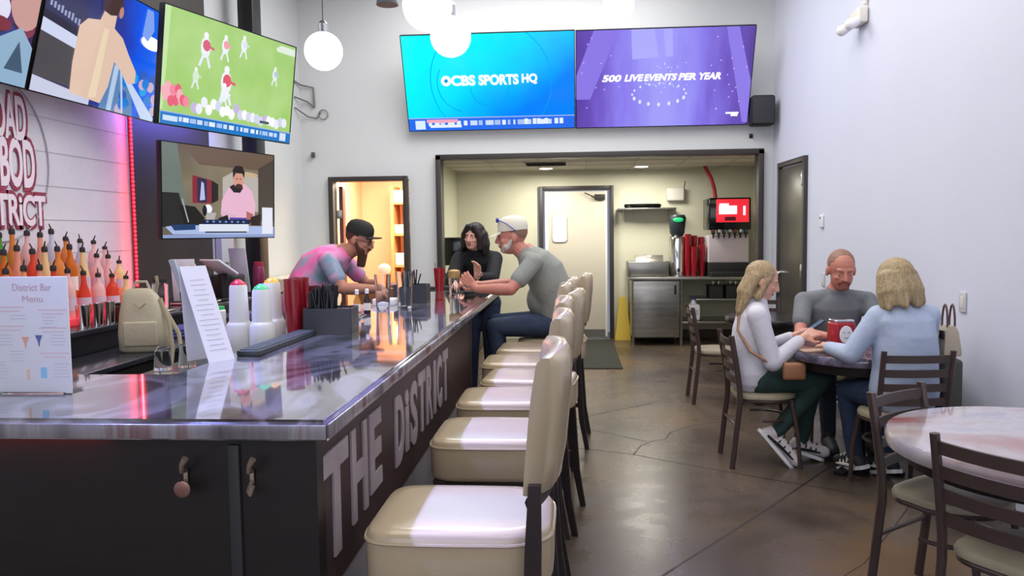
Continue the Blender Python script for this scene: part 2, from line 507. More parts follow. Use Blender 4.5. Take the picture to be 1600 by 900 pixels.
# back wall, left screen
def paint_blue(cv, t):
    def f(nt, tc, sp):
        d = maths(nt, 'MULTIPLY_ADD', sp.outputs['X'], .42, maths(nt, 'MULTIPLY_ADD', sp.outputs['Y'], -.55, .5))
        n_ = nt.nodes.new('ShaderNodeTexNoise'); n_.inputs['Scale'].default_value = 1.6; nt.links.new(tc.outputs['Object'], n_.inputs[0])
        return ramp(nt, maths(nt, 'ADD', d, maths(nt, 'MULTIPLY_ADD', n_.outputs[0], .3, -.15)), [(.12, '#00fdff'), (.38, '#00e6ff'), (.6, '#00bfff'), (.85, '#0084ff')])
    cv.rect(0, 0, 1, 1, grad_mat('picture_blue', f))
    for cx, cy, rr_, a0, a1 in ((.5, .45, .20, 180, 360), (.5, .52, .62, 120, 250), (.52, .5, .62, -70, 60), (.36, .5, .3, 150, 260)):
        cv.line([(cx + rr_ * .56 * math.cos(math.radians(a0 + (a1 - a0) * k / 16)), cy + rr_ * math.sin(math.radians(a0 + (a1 - a0) * k / 16))) for k in range(17)], .008, '#02a6f6')
    ticker(cv, '#2a6ff0', .14, 4, False)
    cv.rect(.04, .015, .10, .11, '#dff0ff'); cv.rect(.11, .085, .30, .12, '#f2a9c4'); cv.rect(.13, .03, .32, .06, '#e6f3ff')
    for u in (.70, .75, .775, .82, .88, .91): cv.rect(u, .05, u + .022, .11, '#e6f4ff')
    for wd, x, w_ in (('CBS', -.225, .27), ('SPORTS', .165, .44), ('HQ', .505, .17)):
        m = MB(); m.text(wd, w_, .115, .002, .045, T=Matrix.Translation((x - .06, .03, .006))); obj('lettering', m, px('#ffffff', 1.2), t)
    m = MB(); m.lathe([(.056, .006), (.056, .008)], (-.475, .03, 0), 24); obj('logo', m, px('#ffffff', 1.2), t)
    m = MB(); m.lathe([(.022, .0085), (.022, .0095)], (-.475, .03, 0), 16); obj('logo_dot', m, px('#00a0e8'), t)


def paint_purple(cv, t):
    def f(nt, tc, sp):
        w1 = nt.nodes.new('ShaderNodeTexNoise'); w1.inputs['Scale'].default_value = 3; w1.inputs['Detail'].default_value = 4
        mp = nt.nodes.new('ShaderNodeMapping'); mp.inputs['Scale'].default_value = (1.6, .35, 1); nt.links.new(tc.outputs['Object'], mp.inputs[0]); nt.links.new(mp.outputs[0], w1.inputs[0])
        ax = maths(nt, 'ABSOLUTE', maths(nt, 'ADD', sp.outputs['X'], .02))
        e = maths(nt, 'MULTIPLY_ADD', ax, -.62, maths(nt, 'MULTIPLY_ADD', w1.outputs[0], .35, .78))
        return ramp(nt, e, [(.35, '#54389a'), (.52, '#6f55c4'), (.7, '#8d7ff0'), (.92, '#a3a0fc')])
    cv.rect(0, 0, 1, 1, grad_mat('picture_purple', f))
    for p in ([(.10, 1), (.24, 1), (.08, .30), (.0, .30), (.0, .55)], [(.84, 1), (.91, 1), (1.0, .45), (1.0, .02), (.97, .02)]): cv.poly(p, '#8d7ae8')
    for p in ([(.31, 1), (.44, 1), (.47, .72), (.32, .70)], [(.49, 1), (.54, 1), (.55, .72), (.51, .72)]): cv.poly(p, '#aeaefe')
    rr = random.Random(3)
    for k in range(16):
        a = 2 * PI * k / 16; cv.ell(.48 + .155 * math.cos(a), .34 + .11 * math.sin(a), .006 + .003 * (math.sin(a) < 0), .014 + .008 * (math.sin(a) < 0), '#dfe9ff', n=8)
    for k in range(46): cv.ell(rr.gauss(.5, .07), rr.uniform(.32, .66), .003, .006, rr.choice(['#cfe6ff', '#8fd0ff', '#e8eeff']), n=6)
    for k in range(26): cv.ell(rr.choice([rr.uniform(.02, .2), rr.uniform(.75, .97)]), rr.uniform(.15, .95), .004, .008, '#d9b8ff', n=6)
    cv.rect(.87, .115, .945, .135, '#ffffff'); cv.rect(.90, .09, .94, .115, '#ffffff')
    for s_, x, w_ in (('500', -.505, .20), ('LIVE', -.25, .19), ('EVENTS', .055, .34), ('PER', .37, .19), ('YEAR', .62, .25)):
        m = MB(); m.text(s_, w_, .075, .002, .045, shear=.25, T=Matrix.Translation((x * .93 - .08, .015, .008))); obj('lettering', m, px('#ffffff', 1.2), t)


tilt = math.asin(.42 / 1.06)
tv('large blue screen showing a sports channel title, left of the pair on back wall', (-.905, 8.88, 3.16), 1.885, 1.06, 0, tilt, paint_blue, (-.905, 9.195, 3.0))
tv('large purple screen showing concert lights, right of the pair on back wall', (.985, 8.88, 3.155), 1.885, 1.06, 0, tilt, paint_purple, (.985, 9.195, 3.0))


def paint_field(cv, t):
    def f(nt, tc, sp):
        n_ = nt.nodes.new('ShaderNodeTexNoise'); n_.inputs['Scale'].default_value = 3; nt.links.new(tc.outputs['Object'], n_.inputs[0])
        return ramp(nt, n_.outputs[0], [(.3, '#9ecb66'), (.7, '#b2d884')])
    cv.rect(0, 0, 1, 1, grad_mat('picture_field', f))
    cv.poly([(0, 1), (.04, 1), (.02, .12), (0, .12)], '#c4e6a4')
    rr = random.Random(5)
    def player(u, v, s_, c1, c2='#eef2fa'):
        s_ *= 1.35
        cv.ell(u, v, .02 * s_, .055 * s_, c2, n=10); cv.ell(u + .006, v + .01 * s_, .016 * s_, .03 * s_, c1, n=9); cv.ell(u, v + .06 * s_, .01 * s_, .018 * s_, '#f4f4fb', n=8)
        cv.line([(u - .008, v - .03 * s_), (u - .022 * s_, v - .1 * s_)], .012 * s_, '#e6edf6'); cv.line([(u + .008, v - .03 * s_), (u + .02 * s_, v - .1 * s_)], .012 * s_, '#e6edf6')
        cv.line([(u, v + .02), (u + .035 * s_, v - .0 * s_)], .009 * s_, c1)
    player(.28, .74, 1.3, '#d95f76'); player(.42, .80, 1.0, '#f0a0a8'); player(.56, .86, .9, '#dfe4f0'); player(.83, .66, .8, '#b9cfe0'); player(.44, .47, 1.5, '#e0566a'); player(.43, .36, 1.0, '#eef2fa')
    player(.22, .46, .8, '#d5ead0', '#d5ead0')
    for k in range(14): cv.ell(.02 + .011 * k, .20 + rr.uniform(0, .13), .022, .05, rr.choice(['#f08aa0', '#e85f78', '#f4b0bc']), n=10)
    for k in range(22): cv.ell(.22 + .034 * k, .17 + rr.uniform(0, .08) * (1 if k < 14 else .4), .024, .05, rr.choice(['#eef0fb', '#ffffff', '#d4d8ee', '#c8b8e0']), n=10)
    cv.rect(.72, .155, .80, .18, '#3a5a50')
    cv.poly([(.82, .93), (.86, .97), (.99, .97), (.99, .90), (.83, .90)], '#e2eedd')
    ticker(cv, '#1f78c8', .11, 8)
    cv.rect(.015, .03, .11, .075, '#cfe4fa')


s_ = .97; c_ = EYE + (V((-2.506, 5.867, 2.654)) - EYE) * s_
tv('angled screen showing a green football field, above the smaller screen', c_, 1.40 * s_, .79 * s_, 1.267, .129, paint_field, (-2.86, 7.15, 2.8))


def paint_dj(cv, t):
    def f(nt, tc, sp):
        n_ = nt.nodes.new('ShaderNodeTexNoise'); n_.inputs['Scale'].default_value = 1.2; nt.links.new(tc.outputs['Object'], n_.inputs[0])
        return ramp(nt, maths(nt, 'MULTIPLY_ADD', sp.outputs['Y'], .55, maths(nt, 'MULTIPLY', n_.outputs[0], .9)), [(.2, '#6a6258'), (.5, '#857a64'), (.75, '#5d4f44')])
    cv.rect(0, 0, 1, 1, grad_mat('picture_room', f))
    cv.poly([(0, 1), (.12, 1), (.22, .1), (0, .1)], '#6e7a72'); cv.poly([(.15, 1), (1, 1), (1, .92), (.85, .80), (.3, .80)], '#6d5a4c')
    cv.poly([(.50, .35), (.50, .68), (.60, .76), (.84, .72), (.84, .30)], '#b9b2ab')
    cv.ell(.72, .74, .12, .03, '#c9b08c'); cv.poly([(.84, .82), (1, .95), (1, .2), (.84, .2)], '#4c443e')
    cv.poly([(.24, .68), (.40, .64), (.40, .38), (.24, .38)], '#8b2f3c'); cv.poly([(.28, .66), (.36, .65), (.36, .39), (.28, .39)], '#38304e')
    cv.poly([(.315, .62), (.335, .60), (.345, .42), (.30, .41)], '#b8c0ec'); cv.poly([(.40, .64), (.46, .60), (.46, .42), (.40, .38)], '#2b2626')
    cv.poly([(0, .48), (.13, .48), (.20, .14), (.04, .10), (0, .12)], '#2c2d2c'); cv.poly([(.13, .36), (.26, .34), (.34, .22), (.30, .1), (.18, .1)], '#242423')
    cv.line([(.155, .42), (.205, .17)], .012, '#a8aab0')
    cv.ell(.37, .32, .035, .05, '#f4f6ff'); cv.poly([(.34, .28), (.44, .28), (.42, .17), (.36, .17)], '#b5b0ae'); cv.ell(.34, .3, .02, .06, '#20242c')
    # person at the desk
    cv.poly([(.48, .26), (.49, .42), (.545, .56), (.60, .62), (.70, .63), (.775, .55), (.81, .40), (.80, .22), (.72, .20), (.56, .20)], '#e7b7cf')
    cv.poly([(.56, .58), (.63, .64), (.69, .58), (.66, .52), (.60, .52)], '#2b2226')
    cv.ell(.645, .66, .052, .085, '#d59a86'); cv.poly([(.595, .68), (.59, .78), (.62, .83), (.68, .83), (.705, .77), (.70, .69), (.68, .745), (.62, .745)], '#2c2327'); cv.ell(.65, .595, .035, .03, '#4a3030', n=10)
    cv.rect(.622, .675, .637, .685, '#302020'); cv.rect(.657, .675, .672, .685, '#302020')
    cv.poly([(.49, .30), (.62, .25), (.60, .20), (.49, .24)], '#dcb0c8'); cv.poly([(.72, .31), (.79, .27), (.76, .18), (.72, .16)], '#b06a64'); cv.rect(.56, .17, .72, .23, '#5343a8')
    cv.poly([(.46, .22), (.54, .26), (.56, .17), (.44, .15)], '#15171e')
    cv.poly([(.02, .12), (.12, .14), (1, .13), (1, .03), (.08, .04)], '#a9bbe6'); cv.poly([(.06, .14), (.26, .15), (.26, .09), (.09, .08)], '#27406e')
    cv.poly([(.29, .15), (.74, .16), (.74, .07), (.29, .07)], '#dfe4f2'); cv.rect(.34, .055, .72, .07, '#31363f'); cv.poly([(.33, .20), (.77, .21), (.75, .155), (.31, .15)], '#1a2540')
    for k in range(7): cv.ell(.36 + .055 * k, .18, .012, .012, '#6e8ee0', n=8)
    cv.poly([(.76, .24), (.86, .28), (.86, .14), (.76, .14)], '#2c2022'); cv.rect(.875, .04, .985, .36, '#e6e8f6'); cv.rect(0, 0, 1, .035, '#8ea0cc')


s_ = 1.12; c_ = EYE + (V((-2.406, 5.381, 1.80)) - EYE) * s_
tv('smaller screen showing a person in pink shirt at a desk, under the football screen', c_, 1.10 * s_, .62 * s_, 1.269, .038, paint_dj, (-2.86, 7.15, 1.95))


def paint_swim(cv, t):
    def f(nt, tc, sp):
        n_ = nt.nodes.new('ShaderNodeTexNoise'); n_.inputs['Scale'].default_value = 2; nt.links.new(tc.outputs['Object'], n_.inputs[0])
        return ramp(nt, maths(nt, 'MULTIPLY_ADD', sp.outputs['X'], .7, maths(nt, 'MULTIPLY_ADD', n_.outputs[0], .4, .22)), [(.25, '#30305a'), (.45, '#2a3a9c'), (.6, '#0e54ea'), (.85, '#1468ee')])
    cv.rect(0, 0, 1, 1, grad_mat('picture_pool', f))
    cv.poly([(0, .56), (.28, .50), (.28, .40), (0, .46)], '#cfd6f2'); cv.poly([(0, .46), (.30, .40), (.30, .10), (0, .12)], '#4a4850')
    cv.poly([(0, .12), (.42, .06), (.42, 0), (0, 0)], '#c9cde6'); cv.poly([(0, .62), (.30, .56), (.30, .50), (0, .56)], '#2b2a44')
    rr = random.Random(9)
    for k in range(9): cv.rect(.03 + .025 * k, .66 - .008 * k, .045 + .025 * k, .70 - .008 * k + rr.uniform(0, .02), '#9aa0c8')
    cv.poly([(.55, .45), (.63, .44), (.72, .30), (.78, .10), (.80, 0), (.50, 0)], '#5d86b8')
    for k in range(26): cv.ell(rr.uniform(.66, 1), rr.uniform(.0, .42), .035, .05, rr.choice(['#1b7cd8', '#18a0e6', '#6f93c8', '#2f5fb8', '#c7b0c8']), n=9)
    cv.poly([(.58, .42), (.62, .40), (1.0, .03), (1.0, 0), (.88, 0)], '#c4d6f4'); cv.poly([(.56, .40), (.60, .40), (.60, .0), (.56, .0)], '#b4cbe8'); cv.line([(.62, .38), (.70, .0)], .02, '#bcd0ee')
    # bare back, arm and head
    cv.poly([(.24, .60), (.29, .68), (.38, .71), (.40, .80), (.50, .80), (.50, .69), (.58, .64), (.66, .52), (.75, .40), (.76, .30), (.70, .27), (.60, .38), (.55, .42), (.54, .20), (.50, .04), (.26, .06), (.24, .3)], '#e2c3b0')
    cv.poly([(.42, .66), (.46, .66), (.46, .08), (.40, .06)], '#ecd6b8'); cv.poly([(.38, .80), (.37, .92), (.40, 1), (.52, 1), (.53, .90), (.50, .80), (.45, .78)], '#4a3534'); cv.ell(.53, .84, .018, .05, '#c48a76')
    cv.ell(.84, .70, .10, .06, '#f4f6ff', 2.0); cv.ell(.84, .69, .07, .04, '#ffffff', 4.0); cv.poly([(.74, .98), (.80, .98), (.84, .82), (.80, .70), (.74, .74)], '#7fa2f0')


ty = .26; wz = .735
xc = -2.95 + math.sin(ty) * wz / 2
tv('wall screen showing a shirtless swimmer from behind, left of the football screen', (xc, 4.842, 2.308 + math.cos(ty) * wz / 2), 1.294, wz, PI / 2, ty, paint_swim, (-3.14, 4.84, 2.6))


def paint_crowd(cv, t):
    cv.rect(0, 0, 1, 1, '#2c2450'); rr = random.Random(2)
    for k in range(40): cv.ell(rr.uniform(.3, 1), rr.uniform(0, .9), .06, .1, rr.choice(['#54306a', '#3a2a50', '#7a3550', '#2c3c80', '#5a5a8a']), n=10)
    cv.ell(.93, .62, .10, .22, '#c99a94'); cv.poly([(.80, .70), (.82, .95), (1.0, 1), (1.0, .72), (.93, .80), (.85, .60)], '#402830'); cv.poly([(.70, .0), (.80, .30), (.92, .42), (1.0, .30), (1, 0)], '#8fb0cc')
    cv.poly([(.86, .1), (.92, .32), (.97, .1)], '#3f5870'); cv.ell(.78, .5, .06, .1, '#dfe0f4'); cv.ell(.80, .40, .06, .05, '#7a3040')


tv('wall screen showing a crowd, leftmost above the bar mural', (xc, 3.525, 2.308 + math.cos(ty) * wz / 2), 1.294, wz, PI / 2, ty, paint_crowd, (-3.14, 3.5, 2.6))

# mural logo and LED strip on the left wall
TM = Matrix(((0, 0, 1, 0), (1, 0, 0, 0), (0, 1, 0, 0), (0, 0, 0, 1)))  # text plane -> x=const, reading along +Y


def wl(x, y, z): return Matrix.Translation((x, y, z)) @ TM


t = thing('wall_mural', 'dark red and white bar name lettering painted on white block wall', 'mural', (-3.147, 4.4, 1.9))
m = MB(); mi = MB()
for s_, yc, zc, w_, h, o_ in (('DAD', 4.315, 2.19, .25, .25, .026), ('BOD', 4.355, 1.935, .285, .28, .028), ('DISTRiCT', 4.265, 1.668, .62, .18, .026)):
    m.text(s_, w_ + .045, h + .045, .004, o_ + .05, T=wl(-.002 + .003, yc - 4.4, zc - 1.9), spacing=.96)
    mi.text(s_, w_, h, .0025, o_, T=wl(.0062, yc - 4.4, zc - 1.9), spacing=.96)
obj('letter_outline', m, mat('mural_red', '#7c2236', .5, noise=(14, '#a04058', .5)), t); obj('letter_fill', mi, mat('mural_white', '#e6d9e4', .5), t)
m = MB(); m.tube([(.004, -.19 + math.cos(2 * PI * k / 48) * .42, .05 + math.sin(2 * PI * k / 48) * .46) for k in range(48)], .004, 6, closed=True); obj('ring', m, mat('mural_grey', '#9c9aa6', .5), t)

t = thing('led_strip', 'vertical glowing red LED strip at the end of the white block wall', 'light', (-3.13, 5.515, 1.0))
obj('channel', MB().box((0, .0, .75), (.02, .02, 1.75), .003), mat('led_channel', '#8a1018', .4), t)
m = MB()
for k in range(58): m.ell((.012, -.004, -.1 + k * .0295), (.008, .012, .012), seg=8, rn=5)
obj('led_beads', m, mat('led_beads', '#ff2a33', .4, emit='#ff1828', es=9), t)

# small wall fixtures
t = thing('loudspeaker', 'black box loudspeaker on back wall right of the purple screen', 'speaker', (2.06, 9.0, 2.80))
obj('cabinet', MB().box((0, 0, 0), (.25, .2, .32), .03), M_blackm, t); obj('grille', MB().box((0, -.10, .0), (.22, .012, .29), .02), mat('grille', '#35363a', .7, bump=.5, bscale=400), t)
obj('bracket', MB().box((0, .15, 0), (.06, .12, .1), .01), M_black, t)
t = thing('emergency_light', 'white twin-head emergency light high on the right wall', 'light', (rightx(6.6) - .04, 6.6, 3.16))
obj('housing', MB().box((0, 0, 0), (.07, .22, .12), .012), M_offwhite, t)
for y in (-.09, .11): m = MB(); m.cap((-.05, y, -.05), (-.09, y, -.07), .035, .045); obj('lamp_head', m, M_white, t)
solo('wall_conduit', MB().tube([(0, 0, 0), (0, 0, 1.25)], .018), M_offwhite, 'white vertical conduit above the emergency light on right wall', 'conduit', loc=(rightx(6.55) - .02, 6.52, 3.24))
t = thing('thermostat', 'white card reader beside the dark door on right wall', 'thermostat', (rightx(7.5) - .012, 7.5, 1.58))
obj('body', MB().box((0, 0, 0), (.025, .07, .12), .01), M_white, t); obj('button', MB().box((-.013, 0, .03), (.005, .02, .02), .002), M_blackm, t)
for y, z, l in ((7.45, 1.05, 'small grey wall outlet beside the dark door'), (4.95, 1.06, 'white wall outlet behind the woman in light blue shirt')):
    t = thing('wall_outlet', l, 'outlet', (rightx(y) - .006, y, z)); obj('plate', MB().box((0, 0, 0), (.01, .075, .12), .003), mat('outlet_plate', '#c8c8cc', .4), t); obj('socket', MB().box((-.005, 0, 0), (.005, .03, .07), .002), M_offwhite, t)
t = thing('security_camera', 'small black sensor on back wall above right end of kitchen opening', 'camera', (1.99, 9.17, 2.555)); m = MB(); m.cap((0, .02, 0), (0, -.02, 0), .012, .012); m.box((0, .025, 0), (.04, .01, .05), .003); obj('body', m, M_blackm, t)
t = thing('wall_sensor', 'small grey sensor on back wall left of the office doorway', 'sensor', (-3.0, 9.17, 2.44)); obj('body', MB().box((0, 0, 0), (.035, .05, .06), .006), mat('sensor_grey', '#4f5052', .5), t)
M_cond = mat('conduit_grey', '#7e7c78', .4, metal=.4)
m = MB(); m.tube([(-3.14, 8.95, 3.26), (-3.12, 9.16, 3.24), (-2.98, 9.18, 3.21), (-2.97, 9.18, 2.99)], .010, 8); m.tube([(-3.14, 9.0, 3.08), (-3.05, 9.18, 3.05), (-2.97, 9.18, 2.98)], .009, 8)
m.tube([(-3.14, 9.0, 2.96), (-3.05, 9.17, 2.88), (-2.95, 9.18, 2.86), (-2.9, 9.18, 2.92)], .008, 8)
m.tube([(-2.87 + .055 * math.cos(a * PI / 8), 9.18, 2.9 + .055 * math.sin(a * PI / 8)) for a in range(16)], .006, 6, closed=True)
solo('cable_bundle', m, M_cond, 'bent grey conduit and coiled cable on back wall near the left corner', 'cable')

# pendant globes
mglobe = mat('lit_globe', '#ffffff', .2, emit='#fbfdff', es=7)
gl = [((-1.55, 5.0, 2.655), .118, 'leftmost lit pendant globe, beside the football screen', 1.0), ((-.596, 4.0, 2.477), .10, 'lit pendant globe in front of the blue screen', 1), ((-.603, 3.4, 2.46), .104, 'lit pendant globe nearest, above the bar, cut by top of picture', 1), ((.32, 5.6, 3.045), .105, 'rightmost lit pendant globe, above the purple screen', 1)]
for (x, y, z), r_, l, _ in gl:
    t = thing('pendant_lamp', l, 'lamp', (x, y, z), group='lit globe pendant lamps')
    m = MB(); m.ell((0, 0, 0), (r_, r_, r_), seg=28, rn=16); obj('globe', m, mglobe, t)
    m = MB(); m.lathe([(.03, r_ - .01), (.03, r_ + .05), (.012, r_ + .07)]); obj('cap', m, M_chrome, t)
    m = MB(); m.tube([(0, 0, r_ + .06), (0, 0, ZC - z)], .003, 6); obj('cord', m, M_black, t)
    m = MB(); m.lathe([(.05, ZC - z - .03), (.06, ZC - z - .001)]); obj('canopy', m, M_black, t)
t = thing('pendant_lamp', 'dark unlit pendant shade at the top edge, left of the globes', 'lamp', (-.91, 4.0, 2.64))
m = MB(); m.lathe([(.055, .0), (.052, .02), (.03, .09), (.012, .13)]); obj('lamp_shade', m, mat('shade_grey', '#3f4246', .4), t); m = MB(); m.tube([(0, 0, .12), (0, 0, ZC - 2.64)], .003, 6); obj('cord', m, M_black, t)

# ---------------------------------------------------------------- the bar
XO, XI, Y0, Y1, YE = -.575, -1.24, 1.80, 2.40, 6.46
M_top, nt, b, mp, n, r = ramp_mat('epoxy_bartop', [(.30, '#2c2b2e'), (.42, '#6c6a6c'), (.5, '#949293'), (.57, '#544c4a'), (.68, '#292526')], rough=.085, scale=1.9, wave=2.2)
mp.inputs['Scale'].default_value = (1.6, .7, 1); b.inputs['Coat Weight'].default_value = 1; b.inputs['Coat Roughness'].default_value = .03; b.inputs['Coat IOR'].default_value = 2.2; b.inputs['Metallic'].default_value = .35; b.inputs['Specular IOR Level'].default_value = .8
t = thing('bar_counter', 'L-shaped bar with glossy swirled grey top and dark panelled front', 'bar counter', (-1.2, 3.5, 0))


def W(mb, o):  # world-built part
    return mb


poly = [(-3.1, Y0), (XO, Y0), (XO - .01, YE - .04), (XO - .06, YE), (XI, YE), (XI, Y1), (-3.1, Y1)]
m = MB(); m.prism(poly, 1.022, 1.07); bmesh.ops.bevel(m.bm, geom=[e for e in m.bm.edges if abs(e.verts[0].co.z - e.verts[1].co.z) < 1e-5 and e.verts[0].co.z > 1.05], offset=.012, segments=3, affect='EDGES')
obj('bar_top', m, M_top, t, world=True)
M_edge, nt, b, mp, n, r = ramp_mat('epoxy_edge', [(.30, '#4c4446'), (.42, '#787275'), (.5, '#8f8b8d'), (.58, '#6e4a4b'), (.70, '#5a5254')], rough=.18, scale=5, wave=.6)
mp.inputs['Scale'].default_value = (1.6, 1.2, .12)
m = MB(); m.box(((-3.1 + XO) / 2, Y0 - .001, 1.0425), (3.1 + XO - .004, .006, .035), .002); m.box((XO + .001, (Y0 + YE) / 2 - .02, 1.0425), (.006, YE - Y0 - .06, .035), .002)
obj('edge_band', m, M_edge, t, world=True)
YW = 4.85
m = MB(); m.box(((-3.1 + XO - .05) / 2, Y0 + .10, .51), (3.1 + XO - .05, .06, 1.01)); obj('end_panel', m, M_panel, t, world=True)
m = MB(); m.box((-.83, Y0 + .066, .50), (.03, .012, .99), .003); obj('seam_strip', m, mat('seam_strip', '#2c2a2b', .5), t, world=True)
m = MB(); m.box((-.655, (Y0 + .13 + YW) / 2, .795), (.05, YW - Y0 - .13, .43)); obj('side_panel', m, M_panelside, t, world=True)
m = MB(); m.box((-.66, (Y0 + .13 + YW) / 2, .29), (.05, YW - Y0 - .13, .58)); obj('lower_side_panel', m, mat('galvanised', '#a8a4a6', .4, metal=.3, noise=(4, '#908c90', .4)), t, world=True)
m = MB(); m.box((-.70, YW - .02, .5), (.15, .04, 1.0)); m.box((-1.18, 5.65, .5), (.04, 1.6, 1.0)); m.box((-1.18, 3.6, .5), (.04, 2.4, 1.0)); m.box((-.93, YW - .02, .5), (.5, .04, 1.0)); obj('inner_panel', m, mat('olive_panel', '#3f3a30', .5), t, world=True)
m = MB(); m.tube([(-.44 - .09, 2.0, .24), (-.53, 4.8, .24)], .022, 12)
for y in (2.3, 3.4, 4.5): m.tube([(-.53, y, .24), (-.635, y, .24)], .014, 8)
obj('foot_rail', m, M_steel, t, world=True)
# lettering on the side, reading away from the camera along +Y
TS = Matrix(((0, 0, 1, 0), (1, 0, 0, 0), (0, 1, 0, 0), (0, 0, 0, 1)))
m = MB()
for ch, yc, w_, h, dz in (('T', 2.03, .22, .29, -.01), ('H', 2.26, .17, .27, 0), ('E', 2.45, .15, .25, .01), ('D', 2.80, .14, .25, -.01), ('i', 2.93, .06, .23, -.01), ('S', 3.06, .13, .25, -.01), ('T', 3.23, .15, .25, 0), ('R', 3.40, .14, .25, 0), ('I', 3.535, .05, .24, 0), ('C', 3.66, .14, .25, 0), ('T', 3.84, .15, .25, 0)):
    m.text(ch, w_, h, .006, .035, T=Matrix.Translation((-.6299, yc, .815 + dz)) @ TS)
obj('lettering', m, M_letter, t, world=True)
# red LED line tucked beneath the near overhang
m = MB(); m.box((-2.1, Y0 + .055, 1.017), (1.9, .008, .006)); obj('led_line', m, mat('led_line', '#a01018', .4, emit='#ff2a20', es=14), t, world=True)


def hook(x, label, dbl):
    t = thing('coat_hook', label, 'hook', (x, Y0 + .066, .915), group='hooks under the bar top')
    obj('plate', MB().box((0, -.003, 0), (.011, .005, .034), .002), M_brass, t)
    m = MB(); m.tube([(0, -.004, .015), (.004, -.03, .02), (.012, -.045, .04), (.024, -.05, .058)], [.006, .006, .006, .008], 8)
    m.tube([(0, -.004, -.01), (0, -.028, -.028), (.012, -.045, -.03), (.02, -.05, -.008)], [.005, .005, .005, .006], 8); obj('prong', m, M_brass, t)


M_brass = mat('aged_brass', '#b09a84', .35, metal=.5)
hook(-.785, 'double coat hook on dark bar end, right of the seam', True)
hook(-.952, 'coat hook on the dark bar end holding a round metal fob', True)
t = thing('bottle_opener', 'round copper coloured fob hanging from the left coat hook', 'bottle opener', (-.935, Y0 + .01, .900))
m = MB(); m.tube([(0, .003, 0), (0, .002, 0), (0, -.002, 0), (0, -.003, 0)], [.017, .020, .020, .017], 24); obj('disc', m, mat('copper', '#9b7468', .35, metal=.7), t); m = MB(); m.tube([(-.004 * 1, 0, .035), (-.004, 0, .018)], .003, 6); obj('cord', m, M_blackm, t)


# ---------------------------------------------------------------- bar stools
def make_stool():
    t = thing('bar_stool', 'x', 'bar stool')
    # local: facing -X (towards the bar); seat from x=-.24 to .24
    m = MB(); rs = []
    def outline(s, z):
        pts = []
        for k in range(40):
            a = 2 * PI * k / 40; e = .32
            x = abs(math.cos(a)) ** e * (1 if math.cos(a) > 0 else -1) * .24; y = abs(math.sin(a)) ** e * (1 if math.sin(a) > 0 else -1) * .205
            if x > .1: y *= 1 - .22 * ((x - .1) / .14) ** 2
            pts.append((x * s, y * s, z))
        return pts
    for s_, z in ((.93, .615), (.985, .622), (1, .635), (1, .735), (.985, .752), (.95, .762), (.8, .766), (.4, .768)): rs.append(outline(s_, z))
    m.rings(rs); obj('seat', m, M_vinyl, t, 50)
    obj('piping', MB().tube([(p[0] * 1.002, p[1] * 1.002, .738) for p in outline(1, 0)], .005, 6, closed=True), M_vinyl, t)
    # barrel backrest
    m = MB(); rs = []
    for i in range(13):
        u = -1 + i / 6.0; y = u * .215; bx = .228 - .036 * u * u
        ring = []
        for (dx, z) in ((-.032, .87), (-.036, .95), (-.036, 1.10), (-.030, 1.195), (-.012, 1.215), (.012, 1.215), (.03, 1.19), (.038, 1.10), (.038, .95), (.03, .875), (0, .865)):
            lean = .10 * (z - .86) ; ring.append((bx + dx * (1 if abs(u) < .99 else .7) + lean, y, z - (.012 * u * u if z > 1.1 else 0) + .0))
        rs.append(ring)
    m.rings(rs); obj('backrest', m, M_vinyl, t, 60)
    m = MB(); m.tube([(.228 - .036 * (u / 6) ** 2 + .0, u / 6 * .222, .853) for u in range(-6, 7)], .018, 8); obj('back_frame', m, M_wood, t)
    for s_ in (-1, 1):
        m = MB(); q = []
        m.rings([[(x + dx, s_ * y_ + dy, z) for dx, dy in ((-w_, -w_), (w_, -w_), (w_, w_), (-w_, w_))] for x, y_, z, w_ in ((.20, .222, .90, .015), (.195, .226, .74, .02), (.19, .228, .55, .021), (.215, .226, .2, .018), (.25, .222, 0, .015))])
        obj('leg', m, M_wood, t)
        m = MB(); m.rings([[(x + dx, s_ * y_ + dy, z) for dx, dy in ((-w_, -w_), (w_, -w_), (w_, w_), (-w_, w_))] for x, y_, z, w_ in ((-.20, .175, .62, .021), (-.215, .185, .0, .016))])
        obj('leg', m, M_wood, t)
        obj('stretcher', MB().box((-.01, s_ * .195, .30), (.40, .018, .03), .003), M_wood, t)
    obj('footrest', MB().box((-.208, 0, .27), (.022, .34, .035), .003), M_wood, t)
    obj('seat_frame', MB().box((-.01, 0, .60), (.42, .37, .035), .004), M_wood, t)
    return t


st = [(-.295, 2.10, 0, 'cream vinyl bar stool nearest the camera, beside the big lettering'), (-.285, 2.98, 0, 'cream vinyl bar stool second from the camera'),
      (-.285, 3.62, .02, 'cream vinyl bar stool third from the camera'), (-.225, 4.14, -.1, 'cream vinyl bar stool fourth from camera, pulled slightly back'),
      (-.29, 4.67, 0, 'cream vinyl bar stool fifth from the camera'), (-.25, 5.21, -.03, 'cream vinyl bar stool next to the seated man, nearer the camera'),
      (-.15, 5.74, -.05, 'cream vinyl bar stool under the man in white cap'), ]
s0 = make_stool()
for i, (x, y, rz, l) in enumerate(st):
    o = s0 if i == 0 else dup(s0)
    o.location = (x, y, 0); o.rotation_euler = (0, 0, rz); o['label'] = l; o['group'] = 'bar stools along the bar'


